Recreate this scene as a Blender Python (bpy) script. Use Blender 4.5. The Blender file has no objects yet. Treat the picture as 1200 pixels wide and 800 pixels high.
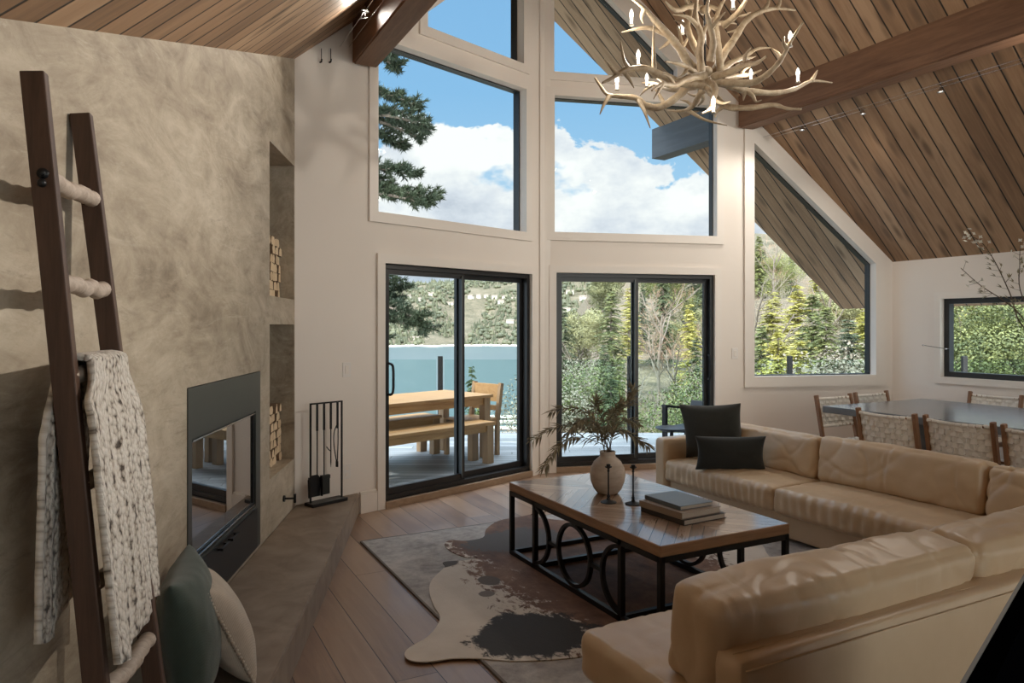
# Living room with a prowed window wall above a lake
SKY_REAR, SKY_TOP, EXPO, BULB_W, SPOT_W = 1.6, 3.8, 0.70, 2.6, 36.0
CLOUD_SEED = 7.3
import bpy, bmesh, math, random
from math import sin, cos, pi, radians, sqrt, floor, hypot, atan2, tan
from mathutils import Vector, Matrix, noise as mnoise
from mathutils.geometry import delaunay_2d_cdt

S = bpy.context.scene
COL = S.collection
R = random.Random(7)

# ---------------------------------------------------------------- frame of reference
# The house axis (ridge, beams) runs along +Y, +X is to the right of the ridge; the camera stands at the origin, 1.5 m up.
TH = radians(27.3); CT, ST = cos(TH), sin(TH)
EYE, FPX, CX, HY = 1.5, 840.0, 600.0, 382.0

def c2h(X, Y, z=0.0):                 # view-aligned ground coordinates (right, ahead) to house coordinates
    return Vector((X * CT + Y * ST, -X * ST + Y * CT, z))
def at_depth(px, py, Y):
    return c2h((px - CX) / FPX * Y, Y, EYE - (py - HY) / FPX * Y)
def on_z(px, py, z):
    return at_depth(px, py, (EYE - z) * FPX / (py - HY))
def on_plane(px, py, P, n):
    d = at_depth(px, py, 1.0) - Vector((0, 0, EYE)); o = Vector((0, 0, EYE))
    t = n.dot(P - o) / n.dot(d)
    return o + d * t

# ---------------------------------------------------------------- objects
def finish(o, label=None, cat=None, group=None, kind=None):
    if label: o['label'] = label
    if cat: o['category'] = cat
    if group: o['group'] = group
    if kind: o['kind'] = kind
    return o
def thing(name, label, cat, loc=(0, 0, 0), rz=0.0, group=None):
    o = bpy.data.objects.new(name, None); COL.objects.link(o)
    o.empty_display_size = 0.1
    o.location = loc; o.rotation_euler = (0, 0, rz)
    return finish(o, label, cat, group)
def obj(name, bm, mats, parent=None, smooth=False, loc=None, rz=None):
    me = bpy.data.meshes.new(name)
    bmesh.ops.recalc_face_normals(bm, faces=bm.faces)
    if smooth:
        for f in bm.faces: f.smooth = True
    bm.to_mesh(me); bm.free()
    for m in (mats if isinstance(mats, (list, tuple)) else [mats]): me.materials.append(m)
    o = bpy.data.objects.new(name, me); COL.objects.link(o)
    if parent: o.parent = parent
    if loc is not None: o.location = loc
    if rz is not None: o.rotation_euler = (0, 0, rz)
    return o
def struct(name, bm, mats, smooth=False, parent=None):
    o = obj(name, bm, mats, parent, smooth)
    if parent is None: o['kind'] = 'structure'
    return o
def copy_tree(o, parent=None):
    c = o.copy(); COL.objects.link(c); c.parent = parent
    for ch in [x for x in bpy.data.objects if x.parent == o]: copy_tree(ch, c)
    return c
def auto_smooth(o, ang=40):
    me = o.data
    for p in me.polygons: p.use_smooth = True
    try: me.set_sharp_from_angle(angle=radians(ang))
    except Exception: pass
    return o

# ---------------------------------------------------------------- mesh helpers
def B(): return bmesh.new()
def merge(bm, other):
    me = bpy.data.meshes.new('tmp'); other.to_mesh(me); other.free(); bm.from_mesh(me); bpy.data.meshes.remove(me)
def box(bm, c, size, rot=None, bev=0.0, seg=2, mi=0):
    t = bmesh.new(); bmesh.ops.create_cube(t, size=1.0)
    for v in t.verts: v.co = Vector((v.co.x * size[0], v.co.y * size[1], v.co.z * size[2]))
    if bev > 0: bmesh.ops.bevel(t, geom=list(t.edges), offset=min(bev, min(size) * .45), segments=seg, profile=.6, affect='EDGES')
    if rot is not None:
        M = rot if isinstance(rot, Matrix) else Matrix.Rotation(rot, 3, 'Z')
        for v in t.verts: v.co = M @ v.co
    for v in t.verts: v.co += Vector(c)
    for f in t.faces: f.material_index = mi
    merge(bm, t)
def bar(bm, p0, p1, w, h, up=(0, 0, 1), bev=0.0, mi=0):   # rectangular bar, w sideways, h along up
    p0, p1 = Vector(p0), Vector(p1); d = (p1 - p0); L = d.length; d.normalize()
    s = d.cross(Vector(up)).normalized(); u = s.cross(d)
    M = Matrix((s, d, u)).transposed()
    box(bm, (p0 + p1) / 2, (w, L, h), M, bev, mi=mi)
def frames(pts):
    pts = [Vector(p) for p in pts]; T = []
    for i in range(len(pts)):
        a = pts[max(i - 1, 0)]; b = pts[min(i + 1, len(pts) - 1)]
        T.append((b - a).normalized())
    ref = Vector((0, 0, 1)) if abs(T[0].z) < .9 else Vector((1, 0, 0))
    n = T[0].cross(ref).normalized(); out = []
    for t in T:
        n = (n - t * n.dot(t))
        if n.length < 1e-6: n = t.orthogonal()
        n.normalize(); out.append((n.copy(), t.cross(n)))
    return out
def tube(bm, pts, rad, seg=8, cap=True, mi=0, flat=1.0):
    pts = [Vector(p) for p in pts]; fr = frames(pts); rings = []
    for i, p in enumerate(pts):
        r = rad[i] if isinstance(rad, (list, tuple)) else rad
        n, b = fr[i]
        rings.append([bm.verts.new(p + (n * cos(2 * pi * k / seg) + b * sin(2 * pi * k / seg) * flat) * r) for k in range(seg)])
    for a, b_ in zip(rings, rings[1:]):
        for k in range(seg):
            f = bm.faces.new((a[k], a[(k + 1) % seg], b_[(k + 1) % seg], b_[k])); f.material_index = mi
    if cap:
        for r_ in (rings[0][::-1], rings[-1]):
            f = bm.faces.new(r_); f.material_index = mi
def ring(bm, c, rad, r, ax_u, ax_v, a0=0, a1=2 * pi, n=40, seg=8, sq=False):
    c, ax_u, ax_v = Vector(c), Vector(ax_u), Vector(ax_v); full = abs(a1 - a0 - 2 * pi) < 1e-6
    nn = n if full else n + 1; nrm = ax_u.cross(ax_v); rings = []
    for i in range(nn):
        a = a0 + (a1 - a0) * i / n; d = ax_u * cos(a) + ax_v * sin(a)
        if sq: offs = [(-r[0], -r[1]), (r[0], -r[1]), (r[0], r[1]), (-r[0], r[1])]
        else: offs = [(cos(2 * pi * k / seg) * r, sin(2 * pi * k / seg) * r) for k in range(seg)]
        rings.append([bm.verts.new(c + d * (rad + x) + nrm * y) for x, y in offs])
    m = len(rings[0])
    for i in range(n):
        a = rings[i]; b = rings[(i + 1) % nn]
        for k in range(m): bm.faces.new((a[k], a[(k + 1) % m], b[(k + 1) % m], b[k]))
    if not full: bm.faces.new(rings[0][::-1]); bm.faces.new(rings[-1])
def lathe(bm, prof, c=(0, 0, 0), seg=24, mi=0, axis=None):
    c = Vector(c); rings = []
    for r, z in prof:
        rings.append([bm.verts.new(Vector((r * cos(2 * pi * k / seg), r * sin(2 * pi * k / seg), z))) for k in range(seg)] if r > 1e-5 else [bm.verts.new(Vector((0, 0, z)))])
    for a, b in zip(rings, rings[1:]):
        for k in range(seg):
            if len(a) == 1 and len(b) == 1: continue
            if len(a) == 1: q = (a[0], b[(k + 1) % seg], b[k])
            elif len(b) == 1: q = (a[k], a[(k + 1) % seg], b[0])
            else: q = (a[k], a[(k + 1) % seg], b[(k + 1) % seg], b[k])
            f = bm.faces.new(q); f.material_index = mi
    for rg in (rings[0], rings[-1]):
        if len(rg) > 1:
            f = bm.faces.new(rg); f.material_index = mi
    M = Matrix.Identity(3)
    if axis is not None: M = Vector((0, 0, 1)).rotation_difference(Vector(axis)).to_matrix()
    for rg in rings:
        for v in rg: v.co = c + M @ v.co
def slab(bm, outline, holes, P, fn, thick, mi=0, mi_side=None):
    """plate from a 2-D outline with holes; P(a,b) -> 3-D point, fn = thickness direction"""
    pts = []; edges = []
    for loop in [outline] + list(holes):
        s = len(pts); pts += [Vector(p) for p in loop]
        edges += [(s + i, s + (i + 1) % len(loop)) for i in range(len(loop))]
    vs, es, fs, *_ = delaunay_2d_cdt(pts, edges, [], 0, 1e-6)
    def inside(p, poly):
        c = False; n = len(poly)
        for i in range(n):
            x1, y1 = poly[i]; x2, y2 = poly[(i + 1) % n]
            if (y1 > p[1]) != (y2 > p[1]) and p[0] < (x2 - x1) * (p[1] - y1) / (y2 - y1) + x1: c = not c
        return c
    keep = []
    for f in fs:
        c = sum((vs[i] for i in f), Vector((0, 0))) / len(f)
        if inside(c, outline) and not any(inside(c, h) for h in holes): keep.append(f)
    off = Vector(fn) * thick
    A = [bm.verts.new(Vector(P(v[0], v[1]))) for v in vs]; Bv = [bm.verts.new(a.co + off) for a in A]
    cnt = {}
    for f in keep:
        q = bm.faces.new([A[i] for i in f]); q.material_index = mi
        q = bm.faces.new([Bv[i] for i in reversed(f)]); q.material_index = mi
        for i in range(len(f)):
            e = (f[i], f[(i + 1) % len(f)]); cnt.setdefault(tuple(sorted(e)), []).append(e)
    for k, l in cnt.items():
        if len(l) == 1:
            a, b = l[0]; q = bm.faces.new((A[b], A[a], Bv[a], Bv[b])); q.material_index = mi if mi_side is None else mi_side
    bmesh.ops.delete(bm, geom=[v for v in bm.verts if not v.link_faces], context='VERTS')
def prism(bm, poly, z0, z1, mi=0):
    slab(bm, [tuple(p[:2]) for p in poly], [], lambda a, b: (a, b, z0), (0, 0, 1), z1 - z0, mi)
def sphere(bm, c, r, sc=(1, 1, 1), u=16, v=10, M=None, mi=0):
    t = bmesh.new(); bmesh.ops.create_uvsphere(t, u_segments=u, v_segments=v, radius=r)
    for w in t.verts:
        p = Vector((w.co.x * sc[0], w.co.y * sc[1], w.co.z * sc[2]))
        w.co = (M @ p if M else p) + Vector(c)
    for f in t.faces: f.material_index = mi
    merge(bm, t)
def smooth_path(pts, sub=6):
    P = [Vector(p) for p in pts]; out = []
    for i in range(len(P) - 1):
        p0, p1, p2, p3 = P[max(i - 1, 0)], P[i], P[i + 1], P[min(i + 2, len(P) - 1)]
        for k in range(sub):
            t = k / sub
            out.append(.5 * ((2 * p1) + (p2 - p0) * t + (2 * p0 - 5 * p1 + 4 * p2 - p3) * t * t + (3 * p1 - p0 - 3 * p2 + p3) * t ** 3))
    out.append(P[-1]); return out
def lerp(a, b, t): return a + (b - a) * t
def sstep(a, b, x):
    t = max(0, min(1, (x - a) / (b - a))); return t * t * (3 - 2 * t)
def nz(p, s=1.0, o=0.0): return mnoise.noise(Vector(p) * s + Vector((o, o * 1.7, o * .6)))
def cushion(size, r, puff=(0, 0, 0), wr=0.0, n=14, seed=0.0, ws=7.0, sag=0.0, ruche=None):
    """upholstered block: rounded box with crowned faces and creases; origin at the middle of the underside"""
    bm = bmesh.new(); hx, hy, hz = size[0] / 2, size[1] / 2, size[2] / 2
    nx = max(6, int(n * size[0] / max(size))); ny = max(6, int(n * size[1] / max(size))); nzz = max(5, int(n * size[2] / max(size)))
    N = (nx * 2, ny * 2, nzz * 2); idx = {}
    def V(i, j, k):
        key = (i, j, k)
        if key not in idx:
            p = Vector((i / N[0] * 2 - 1, j / N[1] * 2 - 1, k / N[2] * 2 - 1))
            idx[key] = (bm.verts.new((0, 0, 0)), p)
        return idx[key][0]
    for i in range(N[0]):
        for j in range(N[1]):
            bm.faces.new((V(i, j, 0), V(i, j + 1, 0), V(i + 1, j + 1, 0), V(i + 1, j, 0)))
            bm.faces.new((V(i, j, N[2]), V(i + 1, j, N[2]), V(i + 1, j + 1, N[2]), V(i, j + 1, N[2])))
    for i in range(N[0]):
        for k in range(N[2]):
            bm.faces.new((V(i, 0, k), V(i + 1, 0, k), V(i + 1, 0, k + 1), V(i, 0, k + 1)))
            bm.faces.new((V(i, N[1], k), V(i, N[1], k + 1), V(i + 1, N[1], k + 1), V(i + 1, N[1], k)))
    for j in range(N[1]):
        for k in range(N[2]):
            bm.faces.new((V(0, j, k), V(0, j, k + 1), V(0, j + 1, k + 1), V(0, j + 1, k)))
            bm.faces.new((V(N[0], j, k), V(N[0], j + 1, k), V(N[0], j + 1, k + 1), V(N[0], j, k + 1)))
    H = Vector((hx, hy, hz)); rr = min(r, hx * .98, hy * .98, hz * .98)
    for v, p in idx.values():
        q = Vector((p.x * hx, p.y * hy, p.z * hz))
        c = Vector([max(-(H[a] - rr), min(H[a] - rr, q[a])) for a in range(3)])
        d = q - c; nrm = d.normalized() if d.length > 1e-9 else Vector((0, 0, 1))
        w = c + nrm * rr
        fx, fy, fz = 1 - p.x ** 2, 1 - p.y ** 2, 1 - p.z ** 2
        w.z += puff[2] * fx ** .6 * fy ** .6 * (p.z if abs(p.z) > .2 else p.z)
        w.x += puff[0] * fy ** .6 * fz ** .6 * p.x
        w.y += puff[1] * fx ** .6 * fz ** .6 * p.y
        if p.z > 0: w.z -= sag * fx ** .5 * fy ** .5
        if wr:
            e = max(abs(p.x) ** 6, abs(p.y) ** 6, abs(p.z) ** 6)
            g = nz((w.x * ws, w.y * ws, w.z * ws * .6), 1, seed) + .5 * nz((w.x, w.y, w.z), ws * 2.3, seed + 3)
            rg = 0
            for q_, (sx_, sy_, sz_) in enumerate(((1.6, 5, 3), (5, 1.6, 3), (3.5, 3.5, 2))):
                rg += max(0, 1 - abs(nz((w.x * sx_, w.y * sy_, w.z * sz_), 1.0, seed + 11 * q_)) * 11) ** 2
            w += nrm * wr * (.6 * g * (.3 + .7 * e) - .55 * rg * e)
        if ruche:                                   # gathers along one edge: (axis index running along the edge, test)
            ax, fn, amp, fr = ruche
            s = fn(p)
            if s > 0: w += nrm * amp * s * sin(w[ax] * fr + 2.2 * nz(w, 5, seed))
        v.co = w + Vector((0, 0, hz))
    return bm
def pillow(w, h, t, n=22, seed=0.0, wr=.006, pinch=.10, creases=1.0):
    """loose cushion, lying in X-Z, thickness along Y, origin at its middle"""
    bm = bmesh.new(); g = {}
    for sd in (1, -1):
        for i in range(n + 1):
            for j in range(n + 1):
                a, b = i / n * 2 - 1, j / n * 2 - 1
                edge = i in (0, n) or j in (0, n)
                if edge and sd == -1: continue
                ea, eb = (1 - a * a), (1 - b * b)
                th = t / 2 * (max(ea, 0) ** .42) * (max(eb, 0) ** .42)
                x = a * w / 2 * (1 - pinch * eb * abs(a) ** 2.0); z = b * h / 2 * (1 - pinch * ea * abs(b) ** 2.0)
                y = sd * th
                k = wr * (nz((x * 9, z * 9, sd * 3), 1, seed) + creases * .6 * nz((x * 22, z * 22, sd), 1, seed + 5)) * (1 - .5 * (ea * eb))
                g[(i, j, sd)] = bm.verts.new((x, y + (0 if edge else k), z + (0 if not edge else .3 * k)))
    def V(i, j, sd):
        return g[(i, j, 1)] if (i in (0, n) or j in (0, n)) else g[(i, j, sd)]
    for sd in (1, -1):
        for i in range(n):
            for j in range(n):
                q = [V(i, j, sd), V(i + 1, j, sd), V(i + 1, j + 1, sd), V(i, j + 1, sd)]
                bm.faces.new(q if sd == -1 else q[::-1])
    return bm

# ---------------------------------------------------------------- materials
class NT:
    def __init__(s, name):
        s.m = bpy.data.materials.new(name); s.m.use_nodes = True; s.t = s.m.node_tree; s.t.nodes.clear()
        s.out = s.t.nodes.new('ShaderNodeOutputMaterial'); s.b = s.t.nodes.new('ShaderNodeBsdfPrincipled')
        s.t.links.new(s.b.outputs[0], s.out.inputs[0]); s.co = s.t.nodes.new('ShaderNodeTexCoord')
    def set(s, sock, v):
        if v is None: return
        if hasattr(v, 'is_output'): s.t.links.new(v, sock)
        elif sock.type == 'RGBA' and not isinstance(v, (int, float)): sock.default_value = tuple(v) + ((1,) if len(v) == 3 else ())
        else: sock.default_value = v
    def n(s, typ, ins=None, **pr):
        nd = s.t.nodes.new('ShaderNode' + typ)
        for k, v in pr.items(): setattr(nd, k, v)
        for k, v in (ins or {}).items(): s.set(nd.inputs[k], v)
        return nd
    def obj(s): return s.co.outputs['Object']
    def map(s, v, sc=(1, 1, 1), loc=(0, 0, 0), rot=(0, 0, 0)): return s.n('Mapping', {0: v, 'Scale': sc, 'Location': loc, 'Rotation': rot}).outputs[0]
    def noise(s, v, sc, det=4, ro=.55, dist=0.0): return s.n('TexNoise', {'Vector': v, 'Scale': sc, 'Detail': det, 'Roughness': ro, 'Distortion': dist}).outputs[0]
    def vor(s, v, sc, feat='F1', out='Distance', rand=1.0): return s.n('TexVoronoi', {'Vector': v, 'Scale': sc, 'Randomness': rand}, feature=feat).outputs[out]
    def ramp(s, f, stops, interp='LINEAR'):
        nd = s.n('ValToRGB', {0: f}); cr = nd.color_ramp; cr.interpolation = interp
        while len(cr.elements) < len(stops): cr.elements.new(.5)
        for e, (p, c) in zip(cr.elements, stops):
            e.position = p; e.color = (c, c, c, 1) if isinstance(c, (int, float)) else tuple(c) + (1,)
        return nd.outputs[0]
    def mix(s, f, a, b, bl='MIX'): return s.n('Mix', {0: f, 6: a, 7: b}, data_type='RGBA', blend_type=bl).outputs[2]
    def math(s, op, a, b=0.0, c=0.0): return s.n('Math', {0: a, 1: b, 2: c}, operation=op).outputs[0]
    def sep(s, v): return s.n('SeparateXYZ', {0: v}).outputs
    def comb(s, x, y, z=0.0): return s.n('CombineXYZ', {0: x, 1: y, 2: z}).outputs[0]
    def wn(s, v): return s.n('TexWhiteNoise', {'Vector': v}, noise_dimensions='3D').outputs[0]
    def bump(s, h, st=.3, d=.01):
        nd = s.n('Bump', {'Height': h, 'Strength': st, 'Distance': d}); s.t.links.new(nd.outputs[0], s.b.inputs['Normal'])
    def fin(s, col=None, rough=.5, metal=0.0, spec=None, coat=None, sheen=None, trans=None):
        for k, v in (('Base Color', col), ('Roughness', rough), ('Metallic', metal), ('Specular IOR Level', spec), ('Coat Weight', coat), ('Sheen Weight', sheen), ('Transmission Weight', trans)):
            s.set(s.b.inputs[k], v)
        return s.m

def M_plain(name, col, rough=.5, metal=0.0, var=.08, sc=6.0, bump=.0, bsc=60, **kw):
    t = NT(name); f = t.noise(t.obj(), sc, 3)
    c = t.mix(f, [x * (1 - var) for x in col], [min(1, x * (1 + var)) for x in col])
    if bump: t.bump(t.noise(t.obj(), bsc, 3), bump, .004)
    return t.fin(c, rough, metal, **kw)
def M_wood(name, c0, c1, axis=0, sc=1.0, rough=.45, c_knot=None, coat=None, contrast=1.0, bump=.15):
    t = NT(name); st = [14.0, 14.0, 14.0]; st[axis] = 1.1
    v = t.map(t.obj(), tuple(x * sc for x in st))
    g = t.noise(v, 1.6, 6, .62, 1.2); fine = t.noise(t.map(t.obj(), tuple(x * sc * 4 for x in st)), 3, 3, .6)
    f = t.math('ADD', t.math('MULTIPLY', g, .75), t.math('MULTIPLY', fine, .25))
    c = t.ramp(f, [(.5 - .2 / contrast, c0), (.5 + .2 / contrast, c1)])
    t.bump(f, bump, .004)
    return t.fin(c, rough, coat=coat)
def M_planks(name, across, along, width, cols, gap=.012, gapc=(.012, .008, .005), rough=.5, length=None, knots=.0, gdist=.004, rmul=1.0, coat=None, grain=1.0):
    """boards: across/along are functions of (x,y,z) sockets returning the board coordinate sockets in metres"""
    t = NT(name); x, y, z = t.sep(t.obj()); a = across(t, x, y, z); l = along(t, x, y, z)
    ia = t.math('FLOOR', t.math('DIVIDE', a, width)); fa = t.math('FRACT', t.math('DIVIDE', a, width))
    if length:
        sh = t.math('MULTIPLY', t.wn(t.comb(ia, 3.1, 7.7)), length); ll = t.math('DIVIDE', t.math('ADD', l, sh), length)
        il = t.math('FLOOR', ll); fl = t.math('FRACT', ll)
    else: il = 0.0; fl = None
    rnd = t.wn(t.comb(ia, il, 1.3))
    gv = t.comb(t.math('MULTIPLY', a, 22), t.math('MULTIPLY', l, 1.6), t.math('MULTIPLY', rnd, 40))
    g = t.noise(gv, 1.0, 6, .62, .8); big = t.noise(t.comb(t.math('MULTIPLY', a, 2.5), t.math('MULTIPLY', l, .7), t.math('MULTIPLY', rnd, 19)), 1.3, 3)
    f = t.math('ADD', t.math('ADD', t.math('MULTIPLY', g, .5 * grain), t.math('MULTIPLY', big, .35)), t.math('MULTIPLY', t.math('SUBTRACT', rnd, .5), .36))
    f = t.math('ADD', f, .25 * (1 - grain))
    c = t.ramp(f, [(.22, cols[0]), (.42, cols[1]), (.62, cols[2])])
    if knots:
        kv = t.comb(t.math('MULTIPLY', a, 1.0 / width), t.math('MULTIPLY', l, 1.6), t.math('MULTIPLY', ia, 5.3))
        k = t.vor(kv, 1.35)
        c = t.mix(t.ramp(k, [(.07, 1), (.15, 0)]), c, [q * .18 for q in cols[0]])
        c = t.mix(t.math('MULTIPLY', t.ramp(k, [(.12, 1), (.36, 0)]), knots), c, [q * .55 for q in cols[1]])
    ed = t.math('MINIMUM', fa, t.math('SUBTRACT', 1, fa)); gm = t.ramp(t.math('DIVIDE', ed, gap / width), [(.3, 1), (.62, 0)])
    if fl:
        e2 = t.math('MULTIPLY', t.math('MINIMUM', fl, t.math('SUBTRACT', 1, fl)), length)
        gm = t.math('MAXIMUM', gm, t.ramp(t.math('DIVIDE', e2, gap), [(.25, 1), (.5, 0)]))
    c = t.mix(gm, c, gapc)
    t.bump(t.math('SUBTRACT', t.math('MULTIPLY', g, .25), gm), .6, gdist)
    ro = t.math('ADD', t.math('MULTIPLY', g, .2 * rmul), rough - .1 * rmul)
    return t.fin(c, ro, coat=coat)
def M_glass(name, tint=(.9, .93, .93), refl=1.0):
    t = NT(name); t.t.nodes.remove(t.b)
    fc = t.n('LayerWeight', {'Blend': .5}).outputs['Facing']
    fac = t.math('ADD', t.math('MULTIPLY', t.math('POWER', fc, 5.0), .5 * refl), .003 * refl)
    tr = t.n('BsdfTransparent', {0: tint}); gl = t.n('BsdfGlossy', {'Color': (1, 1, 1), 'Roughness': .0})
    mx = t.n('MixShader', {0: fac, 1: tr.outputs[0], 2: gl.outputs[0]})
    t.t.links.new(mx.outputs[0], t.out.inputs[0]); return t.m

MAT = {}
def build_materials():
    m = MAT
    t = NT('white_plaster'); c = t.mix(t.noise(t.obj(), 1.5, 3), (.80, .735, .665), (.845, .785, .72)); t.bump(t.noise(t.obj(), 90, 2), .06, .002)
    m['plaster'] = t.fin(c, .65)
    m['trim'] = M_plain('white_paint', (.82, .765, .70), .42, var=.02)
    # trowelled concrete plaster
    t = NT('trowelled_concrete'); x, y, z = t.sep(t.obj()); al = t.math('ADD', t.math('MULTIPLY', x, .38), t.math('MULTIPLY', y, .925)); dp = t.math('MULTIPLY', x, .9)
    v = t.comb(t.math('MULTIPLY', al, .42), z, t.math('SUBTRACT', t.math('MULTIPLY', x, .925), t.math('MULTIPLY', y, .38)))
    d = t.noise(v, 1.5, 4, .6, .6); sw = t.noise(t.map(v, rot=(0, 0, .5)), 3.4, 9, .70, 2.4); fine = t.noise(t.map(v, (1, .7, 1), rot=(0, 0, -.35)), 12, 7, .74, 1.6)
    f = t.math('ADD', t.math('ADD', t.math('MULTIPLY', d, .46), t.math('MULTIPLY', sw, .40)), t.math('MULTIPLY', fine, .20))
    c = t.ramp(f, [(.39, (.20, .158, .112)), (.48, (.345, .285, .21)), (.55, (.44, .375, .285)), (.65, (.57, .50, .40))])
    st_ = t.noise(t.map(v, (.8, 1.4, 1), rot=(0, 0, .75)), 2.4, 10, .80, 3.4); sc_ = t.ramp(st_, [(.55, 0), (.66, 1)]); c = t.mix(t.math('MULTIPLY', sc_, .42), c, (.16, .125, .09))
    lt_ = t.ramp(t.noise(t.map(v, (.9, 1.6, 1), loc=(4, 2, 0), rot=(0, 0, -.6)), 2.8, 9, .78, 3.0), [(.57, 0), (.68, 1)]); c = t.mix(t.math('MULTIPLY', lt_, .4), c, (.62, .56, .46))
    t.bump(f, .4, .014); m['concrete'] = t.fin(c, .6)
    t = NT('hearth_concrete'); f = t.noise(t.obj(), 5, 6, .6, .6); c = t.ramp(f, [(.35, (.20, .15, .11)), (.65, (.31, .245, .185))]); t.bump(f, .1, .004); m['hearth'] = t.fin(c, .5)
    m['ceil'] = M_planks('ceiling_boards', lambda t, x, y, z: y, lambda t, x, y, z: t.math('MULTIPLY', x, 1.41), .158,
                         [(.215, .125, .068), (.355, .215, .122), (.49, .325, .20)], gap=.014, rough=.55, knots=1.0)
    m['floor'] = M_planks('oak_floor', lambda t, x, y, z: x, lambda t, x, y, z: y, .19,
                          [(.17, .092, .052), (.275, .165, .10), (.36, .235, .15)], gap=.005, gapc=(.04, .022, .013), rough=.36, length=2.1, gdist=.0015, coat=.12)
    m['deck'] = M_planks('grey_deck_boards', lambda t, x, y, z: y, lambda t, x, y, z: x, .14,
                         [(.17, .175, .18), (.27, .28, .29), (.36, .37, .385)], gap=.012, gapc=(.02, .02, .02), rough=.55, length=3.6)
    m['beam'] = M_wood('dark_timber', (.12, .055, .028), (.29, .155, .085), axis=1, sc=.55, rough=.55, contrast=.9)
    m['greybeam'] = M_wood('grey_painted_timber', (.085, .09, .10), (.13, .137, .15), axis=1, sc=.5, rough=.6)
    m['ladder'] = M_wood('dark_ladder_wood', (.05, .026, .017), (.115, .062, .04), axis=2, rough=.5)
    m['rung'] = M_wood('bleached_branch', (.34, .265, .21), (.62, .53, .45), axis=0, sc=1.3, rough=.6, bump=.4)
    m['black'] = M_plain('black_metal', (.012, .012, .013), .42, .3, var=.2)
    m['blackframe'] = M_plain('black_aluminium', (.014, .014, .015), .35, .0, var=.2)
    m['steel'] = M_plain('blackened_steel', (.085, .09, .085), .45, .55, var=.12, sc=4)
    m['chrome'] = M_plain('brushed_steel', (.62, .62, .62), .22, 1.0, var=.05)
    m['glass'] = M_glass('window_glass', (.93, .96, .955))
    m['railglass'] = M_glass('rail_glass', (.86, .93, .92), .9)
    t = NT('fire_glass'); m['fireglass'] = t.fin((.012, .012, .012), .015, spec=1.0, coat=1.0); t.b.inputs['Coat Roughness'].default_value = .0; t.b.inputs['IOR'].default_value = 1.9
    # leather
    t = NT('tan_leather'); v = t.obj(); f = t.noise(v, 2.2, 4, .6); c = t.ramp(f, [(.3, (.53, .385, .24)), (.7, (.63, .48, .32))])
    cr = t.noise(v, 5, 5, .55, .8); gr = t.vor(v, 260); t.bump(t.math('ADD', t.math('MULTIPLY', cr, .8), t.math('MULTIPLY', gr, .06)), .16, .02)
    m['leather'] = t.fin(c, t.math('ADD', t.math('MULTIPLY', f, .08), .31), spec=.55)
    def fabric(nm, col, sc=420, ro=.9, sheen=.15, st=.25):
        t = NT(nm); w = t.n('TexWave', {'Vector': t.obj(), 'Scale': sc / 6.0, 'Distortion': 2.0, 'Detail': 2}, bands_direction='DIAGONAL').outputs[1]
        f = t.math('ADD', t.math('MULTIPLY', t.noise(t.obj(), 30, 4), .6), t.math('MULTIPLY', w, .3)); c = t.mix(f, [x * .72 for x in col], [x * 1.25 for x in col])
        t.bump(t.noise(t.obj(), sc, 2), st, .003); return t.fin(c, ro, sheen=sheen)
    m['darkfabric'] = fabric('charcoal_cloth', (.036, .036, .030)); m['blackfabric'] = fabric('black_cloth', (.020, .022, .020))
    m['greenfabric'] = fabric('green_velvet', (.050, .072, .058), sheen=.3); m['beigefabric'] = fabric('oatmeal_linen', (.50, .43, .35))
    # chunky knit
    t = NT('chunky_knit'); u = t.co.outputs['UV']; x, y, z = t.sep(u); xw = t.math('ADD', x, t.math('MULTIPLY', t.noise(u, 7, 3), .03))
    cab = t.math('ABSOLUTE', t.math('SINE', t.math('MULTIPLY', xw, 62))); st_ = t.vor(t.comb(t.math('MULTIPLY', xw, 75), t.math('MULTIPLY', y, 62)), 1.0)
    st2 = t.noise(t.comb(t.math('MULTIPLY', xw, 90), t.math('MULTIPLY', y, 55)), 1.0, 3, .6)
    h = t.math('ADD', t.math('MULTIPLY', cab, .25), t.math('ADD', t.math('MULTIPLY', t.math('SUBTRACT', 1, st_), .68), t.math('MULTIPLY', st2, .5)))
    c = t.ramp(h, [(.40, (.075, .06, .048)), (.52, (.38, .33, .275)), (.68, (.66, .605, .535)), (.9, (.80, .755, .69))])
    t.bump(h, 1.0, .012); m['knit'] = t.fin(c, .95, sheen=.2)
    # parquet coffee-table top: boards in chevrons
    t = NT('chevron_parquet'); x, y, z = t.sep(t.obj()); w = .085
    q = t.math('ABSOLUTE', t.math('SUBTRACT', t.math('FRACT', t.math('DIVIDE', t.math('ADD', y, .385), .77)), .5)); q = t.math('MULTIPLY', q, .77)
    s_ = t.math('ADD', t.math('ABSOLUTE', x), q); k = t.math('DIVIDE', s_, w); ik = t.math('FLOOR', k); fk = t.math('FRACT', k)
    qd = t.math('ADD', t.math('MULTIPLY', t.math('SIGN', x), 3), t.math('MULTIPLY', t.math('FLOOR', t.math('DIVIDE', t.math('ADD', y, 3.08), .385)), 7))
    rn = t.wn(t.comb(ik, qd, 2.0)); g = t.noise(t.comb(t.math('MULTIPLY', t.math('SUBTRACT', t.math('ABSOLUTE', x), q), 3), t.math('MULTIPLY', s_, 34), t.math('MULTIPLY', rn, 30)), 1, 6, .65, .6)
    f = t.math('ADD', t.math('MULTIPLY', g, .6), t.math('MULTIPLY', rn, .4)); c = t.ramp(f, [(.22, (.11, .062, .038)), (.46, (.30, .19, .12)), (.74, (.50, .37, .27))])
    gm = t.ramp(t.math('MINIMUM', fk, t.math('SUBTRACT', 1, fk)), [(.015, 1), (.05, 0)]); c = t.mix(gm, c, (.03, .017, .01))
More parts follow.
